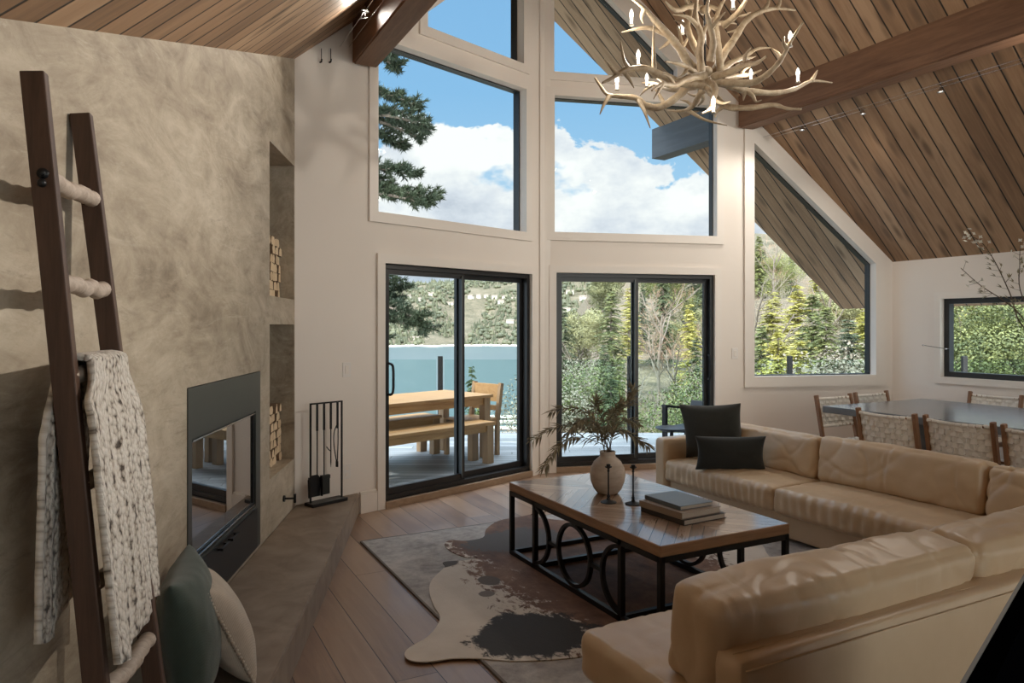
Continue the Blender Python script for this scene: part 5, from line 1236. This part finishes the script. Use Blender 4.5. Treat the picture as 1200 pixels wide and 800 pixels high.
bm = B(); lathe(bm, [(0, 0), (.15, 0), (.15, .012), (.025, .03), (.02, .33), (0, .335)], seg=20); auto_smooth(obj('pedestal', bm, MAT['black'], t), 50)

# ================================================================ terrain, lake and far shore
LAKE = -23.5
def gz(X, Y):
    a = X / max(Y, 1); s = sstep(.0, .16, a)
    left = -3.2 - 24.5 * sstep(13, 120, Y); right = -3.6 + 9.5 * sstep(22, 120, Y) + 30 * sstep(110, 420, Y) + 3 * sstep(.3, .8, a)
    return lerp(left, right, s) + .7 * nz((X * .07, Y * .07, 0), 1, 3) * min(1, (Y - 8) / 20)
bm = B(); g = {}
NA, ND = 90, 60
for i in range(NA + 1):
    for j in range(ND + 1):
        az = radians(-62 + 124 * i / NA); D = 10.0 * (52 ** (j / ND)); X, Y = D * sin(az), D * cos(az)
        if Y < 10.6: Y = 10.6
        g[i, j] = bm.verts.new(c2h(X, Y, gz(X, Y)))
for i in range(NA):
    for j in range(ND): bm.faces.new((g[i, j], g[i + 1, j], g[i + 1, j + 1], g[i, j + 1]))
finish(obj('ground', bm, MAT['ground'], None, True), kind='structure')
bm = B(); vs = [bm.verts.new(c2h(X, Y, LAKE)) for X, Y in ((-1400, 30), (900, 30), (900, 1500), (-1400, 1500))]; bm.faces.new(vs)
finish(obj('lake_water', bm, MAT['water']), 'blue green lake spreading behind the deck railing to the far shore', 'lake', kind='stuff')
# far hills: shore distance and ridge height by azimuth (degrees right of the view axis)
def interp(x, T):
    for (a, u), (b, v) in zip(T, T[1:]):
        if x <= b: return lerp(u, v, max(0, min(1, (x - a) / (b - a))))
    return T[-1][1]
def shore(az): return 900 + 60 * nz((az * .5, 0, 0), 1, 1) + (0 if az < 0 else -az * 26)
RIDGE_T = [(-40, 30), (-20, 44), (-11, 66), (-8, 80), (-4, 92), (0, 96), (4, 104), (8, 112), (14, 128), (22, 120), (35, 110)]
def hz_(az, f):
    return LAKE + 1.5 * f + (interp(az, RIDGE_T) + 24) * (sstep(0, 1, f) ** .92) + 9 * nz((az * .35, f * 4, 0), 1, 7) * min(1, f * 5)
bm = B(); g = {}; NA, ND = 150, 40
for i in range(NA + 1):
    for j in range(ND + 1):
        az = -42 + 74 * i / NA; f = j / ND; D = max(420, shore(az)) + 620 * f; a = radians(az)
        g[i, j] = bm.verts.new(c2h(D * sin(a), D * cos(a), hz_(az, f) - (3 if j == 0 else 0)))
for i in range(NA):
    for j in range(ND): bm.faces.new((g[i, j], g[i + 1, j], g[i + 1, j + 1], g[i, j + 1]))
finish(obj('hillside', bm, MAT['hill'], None, True), 'sunlit scrubby hillside rising across the lake', 'hill', kind='structure')
def hill_pt(az, f):
    D = max(420, shore(az)) + 620 * f; a = radians(az); return c2h(D * sin(a), D * cos(a), hz_(az, f))
bm = B(); RT = random.Random(21)
for k in range(900):
    az = RT.uniform(-38, 6); p = hill_pt(az, RT.uniform(0, .012)); s = RT.uniform(1.2, 3.4); sphere(bm, p + Vector((0, 0, -.3)), s, (1.4, 1, .7), 6, 4, Matrix.Rotation(RT.uniform(0, 3), 3, 'Z'))
finish(obj('shore_rocks', bm, MAT['sand']), 'band of pale rocks along the far shore of the lake', 'rocks', kind='stuff')
# mauve ridge behind
bm = B(); g = {}
for i in range(81):
    az = -20 + 60 * i / 80; a = radians(az)
    for j, f in enumerate((0, .5, 1)):
        D = 2400 + 900 * f; hgt = 40 + f * (80 + 120 * sstep(2, 12, az) + 26 * nz((az * .16, 3, 0), 1, 2)); g[i, j] = bm.verts.new(c2h(D * sin(a), D * cos(a), hgt if f else -25))
for i in range(80):
    for j in range(2): bm.faces.new((g[i, j], g[i + 1, j], g[i + 1, j + 1], g[i, j + 1]))
finish(obj('mountain_ridge', bm, MAT['ridge'], None, True), 'mauve mountain ridge far behind the wooded slope', 'mountain', kind='structure')
# distant woodland: uncounted trees of the far hillside
bm = B()
def cone(bm, p, h, r, n=6):
    top = bm.verts.new(p + Vector((0, 0, h))); b_ = [bm.verts.new(p + Vector((r * cos(6.283 * k / n + h), r * sin(6.283 * k / n + h), RT.uniform(0, .15) * h))) for k in range(n)]
    for k in range(n): bm.faces.new((b_[k], b_[(k + 1) % n], top))
for k in range(8000):
    az = RT.uniform(-24, 16); f = RT.random() ** .8; 
    if nz((az * .6, f * 7, 0), 1, 9) < -.22: continue
    h = RT.uniform(4, 11); p = hill_pt(az, max(.015, f)) - Vector((0, 0, .5))
    if RT.random() < .55: cone(bm, p, h * 1.1, h * .26)
    else: sphere(bm, p + Vector((0, 0, h * .3)), h * .42, (1, 1, .85), 6, 4)
finish(obj('far_woodland', bm, MAT['woodland']), 'scattered trees covering the hillside across the lake', 'trees', kind='stuff')
RH = random.Random(8)
for k, (px_, py_) in enumerate([(478, 349), (492, 352), (505, 346), (528, 357), (552, 350), (561, 349), (571, 349), (580, 350), (592, 349), (587, 356), (603, 352), (668, 345), (684, 352), (700, 349), (664, 366), (486, 398), (540, 396), (598, 378)]):
    az = math.degrees(atan2((px_ - CX), FPX)); best = min((abs(HY - (hill_pt(az, f_ / 100).z - EYE) / (max(420, shore(az)) + 6.2 * f_) / cos(0) * FPX * (1 / cos(radians(az))) - py_), f_ / 100) for f_ in range(2, 100))[1]
    p = hill_pt(az, best); t = thing('hillside_house', 'small pale house on the hillside across the lake', 'house', p - Vector((0, 0, 1)), RH.uniform(-.5, .5) - TH, 'houses across the lake')
    w_, d2_, h_ = RH.uniform(7, 12), RH.uniform(6, 8), RH.uniform(3.5, 6)
    bm = B(); box(bm, (0, 0, h_ / 2), (w_, d2_, h_)); obj('wall', bm, MAT['housewall'], t)
    bm = B(); slab(bm, [(-d2_ / 2 - .6, h_), (d2_ / 2 + .6, h_), (0, h_ + d2_ * .32)], [], lambda a, b: (-w_ / 2 - .5, a, b), Vector((1, 0, 0)), w_ + 1.0); obj('roof', bm, MAT['houseroof'], t)
for k, (px_, py_, L) in enumerate(((604, 509, 6), (606, 501, 7), (603, 494, 7), (608, 488, 8))):
    p = on_z(px_, py_, LAKE + .5); bm = B(); box(bm, (0, 0, 0), (L * 2.2, 2.4, .5)); 
    for sx in (-1, 0, 1): box(bm, (sx * L, 0, -.9), (.3, .3, 1.6))
    o = obj('boat_dock', bm, MAT['dock']); o.location = p; o.rotation_euler = (0, 0, -TH); finish(o, 'pale floating dock on the lake behind the garden chair', 'dock', 'docks on the lake')

# ================================================================ trees
RTR = random.Random(33)
def conifer_mesh(name, h, r, mat, whorls=17, per=9, dens=22, droop=.35, seed=1, taper=.9, needle=.2, parent_kind='tree'):
    rn = random.Random(seed); t = thing(name, 'x', 'tree', (0, 0, 0)); bm = B(); tube(bm, [(0, 0, -1.0), (0, 0, h * .5), (0, 0, h * .98)], [h * .018, h * .011, .01], 7); obj('trunk', bm, MAT['bark'], t)
    bm = B()
    for wv in range(whorls):
        f = (wv + .5) / whorls; z = h * (.06 + .92 * f); L = r * ((1 - f) ** taper) * 1.05 + .05 * r
        for k in range(per if f < .8 else max(4, per - 3)):
            a = rn.uniform(0, 6.283); l = L * rn.uniform(.65, 1.12); n = max(5, int(dens * l / r) + 4); d = Vector((cos(a), sin(a), 0)); sd = Vector((-d.y, d.x, 0)); zz = z + rn.uniform(-.03, .03) * h
            for i in range(n):
                q = (i + .6) / n; p = d * l * q + Vector((0, 0, zz - droop * l * q * q + .12 * l * q)); w = needle * rn.uniform(.6, 1.3) * (1.1 - .5 * q)
                for s in (-1, 1):
                    e = p + sd * s * w + d * w * .55 + Vector((0, 0, rn.uniform(-.45, .12) * w)); u = Vector((rn.uniform(-1, 1), rn.uniform(-1, 1), rn.uniform(-1, 1))) * w * .32
                    vs_ = [bm.verts.new(p - u * .5), bm.verts.new(e), bm.verts.new(p + u)]; bm.faces.new(vs_)
    obj('foliage', bm, MAT[mat], t); return t
def crown_mesh(name, h, r, mat, n=4200, leafs=.13, seed=1, blobs=9, bark='bark', z0=.28):
    rn = random.Random(seed); t = thing(name, 'x', 'tree', (0, 0, 0)); bm = B(); tube(bm, [(0, 0, -1), (0, 0, h * .3), (r * .1, 0, h * .7)], [h * .022, h * .016, h * .006], 7)
    cs = []
    for k in range(blobs):
        a = rn.uniform(0, 6.283); q = rn.random() ** .6 * r * .62; c = Vector((cos(a) * q, sin(a) * q, h * rn.uniform(z0, .86))); cs.append((c, r * rn.uniform(.32, .55))); tube(bm, [(0, 0, h * .25), c * .6 + Vector((0, 0, h * .1)), c], [h * .010, h * .005, .008], 5)
    obj('trunk', bm, MAT[bark], t); bm = B()
    for k in range(n):
        c, rb = cs[k % len(cs)]; d = Vector((rn.gauss(0, 1), rn.gauss(0, 1), rn.gauss(0, .85))).normalized(); p = c + d * rb * (.55 + .45 * rn.random() ** .5); w = leafs * rn.uniform(.6, 1.35)
        u = Vector((rn.uniform(-1, 1), rn.uniform(-1, 1), rn.uniform(-1, .6))).normalized() * w; v = u.cross(d).normalized() * w * .55
        bm.faces.new([bm.verts.new(p - u), bm.verts.new(p + v - u * .2), bm.verts.new(p + u), bm.verts.new(p - v - u * .2)])
    obj('foliage', bm, MAT[mat], t); return t
def bare_mesh(name, h, mat, seed=1, twig=True, spread=.55):
    rn = random.Random(seed); t = thing(name, 'x', 'tree', (0, 0, 0)); bm = B(); bt = B()
    def grow(p, d, L, r, lv):
        q = [p]; dd = d.copy()
        for k in range(4):
            dd = (dd + Vector((rn.uniform(-.16, .16), rn.uniform(-.16, .16), rn.uniform(-.05, .14)))).normalized(); q.append(q[-1] + dd * L / 4)
        tube(bm if lv < 3 else bt, q, [lerp(r, r * .55, i / 4) for i in range(5)], 5 if lv < 2 else 3, cap=lv < 2)
        if lv < 4:
            for k in range(rn.randint(3, 5) if lv else 9):
                f = rn.uniform(.25, 1.0); i = min(3, int(f * 4)); b = q[i].lerp(q[i + 1], f * 4 - i); a = rn.uniform(0, 6.283); s = dd.orthogonal().normalized(); s = Matrix.Rotation(a, 3, dd) @ s
                grow(b, (dd * (1 - spread * .6) + s * spread).normalized(), L * rn.uniform(.38, .58) * (1.1 - .3 * f), r * .42, lv + 1)
    grow(Vector((0, 0, -.5)), Vector((0, 0, 1)), h * .72, h * .013, 0)
    obj('trunk', bm, MAT['palebark'], t); obj('twigs', bt, MAT[mat], t); return t

protos = {}
protos['spruce'] = (conifer_mesh('spruce_tree', 14, 3.3, 'spruce', 24, 12, 26, .4, 2, .8, .36), 14)
protos['dark'] = (conifer_mesh('fir_tree', 14, 3.0, 'dark_spruce', 24, 12, 24, .45, 3, .8, .36), 14)
protos['yellow'] = (conifer_mesh('cedar_tree', 12, 2.8, 'yellowtree', 22, 12, 24, .2, 4, .65, .36), 12)
protos['bush'] = (crown_mesh('leafy_tree', 7, 3.0, 'bush', 26000, .052, 5), 7)
protos['olive'] = (crown_mesh('oak_tree', 9, 3.2, 'olivetree', 13000, .10, 6), 9)
protos['pale'] = (crown_mesh('pale_shrub', 4, 2.3, 'palebush', 14000, .038, 7, 13, 'palebark', .10), 4)
protos['russet'] = (bare_mesh('russet_tree', 11, 'russet', 8), 10)
protos['bare'] = (bare_mesh('bare_tree', 8, 'palebark', 9), 7.5)
used = set(); INFO = {
 'spruce': ('sunlit green spruce on the wooded slope beyond the deck', 'spruces on the slope'), 'dark': ('dark green fir on the wooded slope beyond the deck', 'firs on the slope'),
 'yellow': ('yellow-green cedar on the slope beyond the deck', 'cedars on the slope'), 'bush': ('leafy light green tree on the slope beyond the deck', 'leafy trees on the slope'),
 'olive': ('round olive green oak on the slope beyond the deck', 'oaks on the slope'), 'pale': ('pale grey-green shrub on the slope beyond the deck', 'pale shrubs on the slope'),
 'russet': ('bare russet-twigged tree on the slope beyond the deck', 'russet trees on the slope'), 'bare': ('bare pale-barked tree on the slope beyond the deck', 'bare trees on the slope')}
def plant(kind, X, Y, h, wide=1.0, label=None):
    p, ph = protos[kind]
    c = p if kind not in used else copy_tree(p)
    used.add(kind); s = h / ph; c.location = c2h(X, Y, gz(X, Y) - .15); c.scale = (s * wide, s * wide, s); c.rotation_euler = (0, 0, RTR.uniform(0, 6.28)); c['label'], c['group'] = INFO[kind]
    if label:
        c['label'] = label
        if 'group' in c: del c['group']
    return c
def tree_at(kind, px, py_top, Y, wide=1.0, label=None):
    X = (px - CX) / FPX * Y; zt = EYE - (py_top - HY) / FPX * Y; return plant(kind, X, Y, max(1.0, zt - gz(X, Y)), wide, label)
# seen through the right sliding door
tree_at('spruce', 716, 336, 42, 1.25, 'tall sunlit spruce in the left pane of the right sliding door'); tree_at('yellow', 737, 334, 52, 1.0, 'yellow-green cedar just left of the right sliding door middle stile')
tree_at('russet', 772, 326, 40, 1.1, 'tall pinkish bare-twigged tree in the right pane of the right sliding door'); tree_at('dark', 753, 330, 60, .9)
tree_at('yellow', 808, 352, 38, .85, 'slim yellow-green cedar at the right of the right sliding door'); tree_at('dark', 815, 392, 30, 1.0, 'dark fir low at the right of the right sliding door')
for px, py, Y, k in ((664, 372, 60, 'bare'), (680, 378, 46, 'bare'), (668, 400, 30, 'bare'), (690, 408, 24, 'bare'), (708, 398, 27, 'dark'), (725, 410, 30, 'spruce'), (742, 400, 34, 'bare'), (758, 396, 24, 'bare'), (776, 402, 22, 'bare'), (790, 392, 26, 'russet'), (826, 384, 28, 'bare'), (800, 408, 20, 'bare'), (832, 352, 60, 'olive'), (655, 418, 22, 'pale'), (674, 426, 19, 'bush'), (735, 422, 20, 'bare'), (765, 372, 50, 'russet'), (785, 368, 56, 'olive'), (825, 366, 48, 'russet'), (700, 360, 70, 'olive'), (660, 352, 90, 'dark'), (676, 350, 95, 'olive'), (746, 352, 80, 'bare'), (650, 440, 17, 'pale'), (716, 420, 17.5, 'dark'), (778, 424, 17.5, 'bare'), (820, 436, 17, 'bush')): tree_at(k, px, py, Y)
# seen through the slanted window
for px, py, Y, k, w_, lb in ((890, 268, 30, 'bare', .8, 'tall thin bare tree at the left edge of the slanted window'), (905, 336, 34, 'yellow', 1.2, None), (921, 300, 46, 'bare', .7, None), (935, 330, 40, 'yellow', 1.3, None), (952, 338, 30, 'spruce', 1.4, 'bright green spruce in the middle of the slanted window'), (968, 350, 26, 'spruce', 1.2, None), (892, 372, 22, 'spruce', 1.1, None), (912, 382, 20, 'yellow', 1.2, None), (935, 392, 19, 'yellow', 1.2, None), (994, 366, 18, 'dark', 1.3, 'blue-green fir under the eave in the slanted window'), (1015, 352, 30, 'yellow', 1.2, None), (963, 396, 15.5, 'pale', 1.1, 'large pale shrub low in the slanted window'), (995, 412, 14.5, 'pale', 1.0, None), (1012, 388, 20, 'spruce', 1.0, None), (885, 340, 60, 'russet', 1.2, None), (975, 330, 60, 'olive', 1.3, None), (898, 412, 17, 'yellow', 1.0, None), (925, 425, 15, 'spruce', .9, None)): tree_at(k, px, py, Y, w_, lb)
# seen through the small wall window
for px, py, Y, k, w_, lb in ((1135, 330, 15, 'bush', 1.15, 'leafy green tree close outside the small wall window'), (1185, 322, 16.5, 'spruce', 1.5, 'large green spruce outside the small wall window'), (1110, 350, 20, 'spruce', 1.3, None), (1160, 372, 14.5, 'bush', .9, None), (1215, 330, 14, 'bush', 1.2, None), (1150, 300, 30, 'yellow', 1.3, None), (1100, 320, 34, 'olive', 1.2, None), (1205, 300, 28, 'spruce', 1.2, None)): tree_at(k, px, py, Y, w_, lb)
# the rest of the slope
for k in range(80):
    a = RTR.uniform(.05, 1.0); Y = RTR.uniform(48, 210); kind = RTR.choice(['olive', 'bare', 'russet', 'spruce', 'dark', 'yellow', 'olive', 'bush'])
    plant(kind, a * Y, Y, RTR.uniform(6, 10) if Y < 110 else RTR.uniform(7, 12), RTR.uniform(.9, 1.3))
# young conifer below the deck in front of the lake, shrubs at its foot
tree_at('dark', 553, 419, 15.5, .62, 'young dark fir standing before the lake behind the garden chair'); tree_at('spruce', 562, 462, 14.0, .7, 'small sunlit spruce at the foot of the young fir')
# big pine at the left: limbs reach into the tall window and the sliding door
pn = thing('pine_tree', 'large dark pine whose limbs reach into the left windows', 'tree', c2h(-3.15, 13.2, -3.6)); po = Vector(pn.location); rp_ = random.Random(17)
bm = B(); tube(bm, [(0, 0, -1), (.05, 0, 5), (.0, .05, 10), (0, 0, 15)], [.26, .22, .15, .05], 12); auto_smooth(obj('trunk', bm, MAT['bark'], pn), 60)
bw = B(); bf = B()
def tuft(p, d, L, n=16):
    for k in range(n):
        v = (d + Vector((rp_.gauss(0, .8), rp_.gauss(0, .8), rp_.gauss(.15, .6)))).normalized() * L * rp_.uniform(.7, 1.1); s = v.cross(Vector((rp_.random(), rp_.random(), rp_.random()))).normalized() * .011
        bf.faces.new([bf.verts.new(p - s), bf.verts.new(p + s), bf.verts.new(p + v)])
def limb(z0, tip):
    tip = Vector(tip); b = Vector((0, 0, z0)); m = b.lerp(tip, .5) + Vector((0, 0, .15)); q = smooth_path([b, m, tip], 8); n = len(q)
    tube(bw, q, [lerp(.055, .010, i / (n - 1)) for i in range(n)], 6)
    L = (tip - b).length
    for i in range(3, n):
        for k in range(4):
            d = (q[i] - q[i - 1]).normalized(); a = Matrix.Rotation(rp_.uniform(0, 6.28), 3, d) @ d.orthogonal().normalized(); a.z *= .35; e = q[i] + (a * rp_.uniform(.15, .5) + d * .2) * min(1, L * .5); e.z += .04
            tube(bw, [q[i], e], [.009, .004], 4)
            for r in range(5): tuft(q[i].lerp(e, .35 + .16 * r), (e - q[i]).normalized(), .13, 9)
    tuft(tip, d, .15, 26)
for px, py, z0 in ((463, 78, None), (458, 62, None), (484, 122, None), (496, 146, None), (488, 160, None), (470, 172, None), (480, 205, None), (504, 232, None), (495, 238, None), (462, 225, None), (472, 336, None), (497, 385, None), (486, 372, None), (462, 352, None)):
    w_ = at_depth(px, py, 13.2 + rp_.uniform(-.5, .5)) - po; limb(w_.z + rp_.uniform(-.05, .35), w_)
for k in range(34):
    a = rp_.uniform(0, 6.283); z = rp_.uniform(3.5, 14.5); L = rp_.uniform(.9, 2.2) * (1.15 - z / 17)
    d = Vector((cos(a), sin(a), 0)); cam_right = c2h(1, 0)
    if d.dot(cam_right) > .35: continue
    limb(z, d * L + Vector((0, 0, z + rp_.uniform(-.3, .1))))
obj('limbs', bw, MAT['bark'], pn); obj('needles', bf, MAT['pine'], pn)
# ================================================================ camera, light, sky
cam = bpy.data.cameras.new('camera'); co = bpy.data.objects.new('camera', cam); COL.objects.link(co)
co.location = (0, 0, EYE); co.rotation_euler = (pi / 2, 0, -TH)
cam.sensor_width = 36.0; cam.lens = 36.0 * FPX / 1200; cam.shift_y = -(400 - HY) / 1200; cam.clip_end = 20000; cam.clip_start = .05
S.camera = co

SUN_DIR = Vector((-1.0, -.2, .85)).normalized()
sd = bpy.data.lights.new('sun', 'SUN'); sd.energy = 2.0; sd.angle = radians(.6); sd.color = (1, .94, .84)
so = bpy.data.objects.new('sun', sd); COL.objects.link(so); so.rotation_euler = SUN_DIR.to_track_quat('Z', 'Y').to_euler(); so.location = SUN_DIR * 40

W = bpy.data.worlds.new('sky'); S.world = W; W.use_nodes = True; nt = W.node_tree; nt.nodes.clear()
class WT(NT):
    def __init__(s, t): s.t = t; s.co = t.nodes.new('ShaderNodeTexCoord')
w = WT(nt); d = w.co.outputs['Generated']; x, y, z = w.sep(d)
ahead = w.math('ADD', w.math('MULTIPLY', x, ST), w.math('MULTIPLY', y, CT)); right = w.math('SUBTRACT', w.math('MULTIPLY', x, CT), w.math('MULTIPLY', y, ST))
el = w.math('MULTIPLY', w.math('ARCSINE', z), 57.2958)                           # elevation in degrees
az = w.math('MULTIPLY', w.math('ARCTAN2', right, ahead), 57.2958)                # azimuth from the view axis, degrees
blue = w.ramp(w.math('DIVIDE', el, 90.0), [(0.0, (.56, .75, .86)), (.06, (.44, .67, .87)), (.2, (.26, .51, .80)), (.5, (.165, .37, .70)), (1.0, (.12, .30, .62))])
cv = w.comb(w.math('MULTIPLY', az, .075), w.math('MULTIPLY', el, .115), 5.4)
n1 = w.noise(cv, 1.0, 10, .60, .15); n2 = w.noise(w.map(cv, loc=(3.1, .5, 0)), 2.2, 8, .6)
# cumulus bank: dense below about fifteen degrees, breaking up above
top = w.math('ADD', w.math('MULTIPLY', w.math('SUBTRACT', w.noise(w.comb(w.math('MULTIPLY', az, .062), CLOUD_SEED, 0), 1.0, 3, .5), .5), 17.0), 13.2)
hgt = w.math('DIVIDE', w.math('SUBTRACT', top, el), 9.0)
dens = w.math('ADD', w.math('MULTIPLY', w.math('SUBTRACT', n1, .5), 3.4), hgt)
cl = w.ramp(dens, [(.0, 0), (.06, 1)])
low = w.ramp(w.math('DIVIDE', el, 90.0), [(.012, .35), (.05, 1)]); cl = w.math('MULTIPLY', cl, low)
gap = w.ramp(w.noise(w.comb(w.math('MULTIPLY', az, .11), w.math('MULTIPLY', el, .20), 1.7), 1.0, 5, .55), [(.60, 0), (.66, 1)]); cl = w.math('MULTIPLY', cl, w.math('SUBTRACT', 1, w.math('MULTIPLY', gap, .85)))
shade = w.ramp(w.math('ADD', w.math('MULTIPLY', n2, .8), w.math('MULTIPLY', w.math('MINIMUM', hgt, 1.0), -.16)), [(.14, (.50, .54, .63)), (.28, (.72, .75, .82)), (.44, (1.0, .99, .975))])
col = w.mix(cl, blue, shade)
sv = SUN_DIR
dt = w.math('ADD', w.math('ADD', w.math('MULTIPLY', x, sv.x), w.math('MULTIPLY', y, sv.y)), w.math('MULTIPLY', z, sv.z))
rear = w.ramp(w.math('MULTIPLY', w.math('ADD', w.math('MULTIPLY', ahead, -1), 1), .5), [(.55, 0), (.95, 1)])  # sky behind the viewer, brightened to add light indoors
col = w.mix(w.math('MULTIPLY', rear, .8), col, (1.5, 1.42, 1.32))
over = w.ramp(w.math('DIVIDE', el, 90.0), [(.32, 0), (.52, 1)])                       # unseen overhead sky, whitened and brightened as added fill for the room
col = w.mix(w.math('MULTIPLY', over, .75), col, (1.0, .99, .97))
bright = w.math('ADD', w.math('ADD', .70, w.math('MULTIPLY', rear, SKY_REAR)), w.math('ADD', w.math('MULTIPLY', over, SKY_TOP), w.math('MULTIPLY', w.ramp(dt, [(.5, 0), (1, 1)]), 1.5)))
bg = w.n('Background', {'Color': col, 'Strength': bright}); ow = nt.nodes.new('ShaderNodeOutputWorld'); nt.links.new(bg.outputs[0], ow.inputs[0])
W.cycles.sampling_method = 'MANUAL'; W.cycles.sample_map_resolution = 1024

S.view_settings.view_transform = 'Standard'; S.view_settings.look = 'None'; S.view_settings.exposure = EXPO; S.view_settings.gamma = 1.0; S.view_settings.use_curve_mapping = False
S.cycles.use_denoising = True; S.cycles.max_bounces = 10; S.cycles.diffuse_bounces = 6; S.cycles.glossy_bounces = 4; S.cycles.transparent_max_bounces = 24; S.cycles.sample_clamp_indirect = 6.0; S.cycles.caustics_reflective = False; S.cycles.caustics_refractive = False
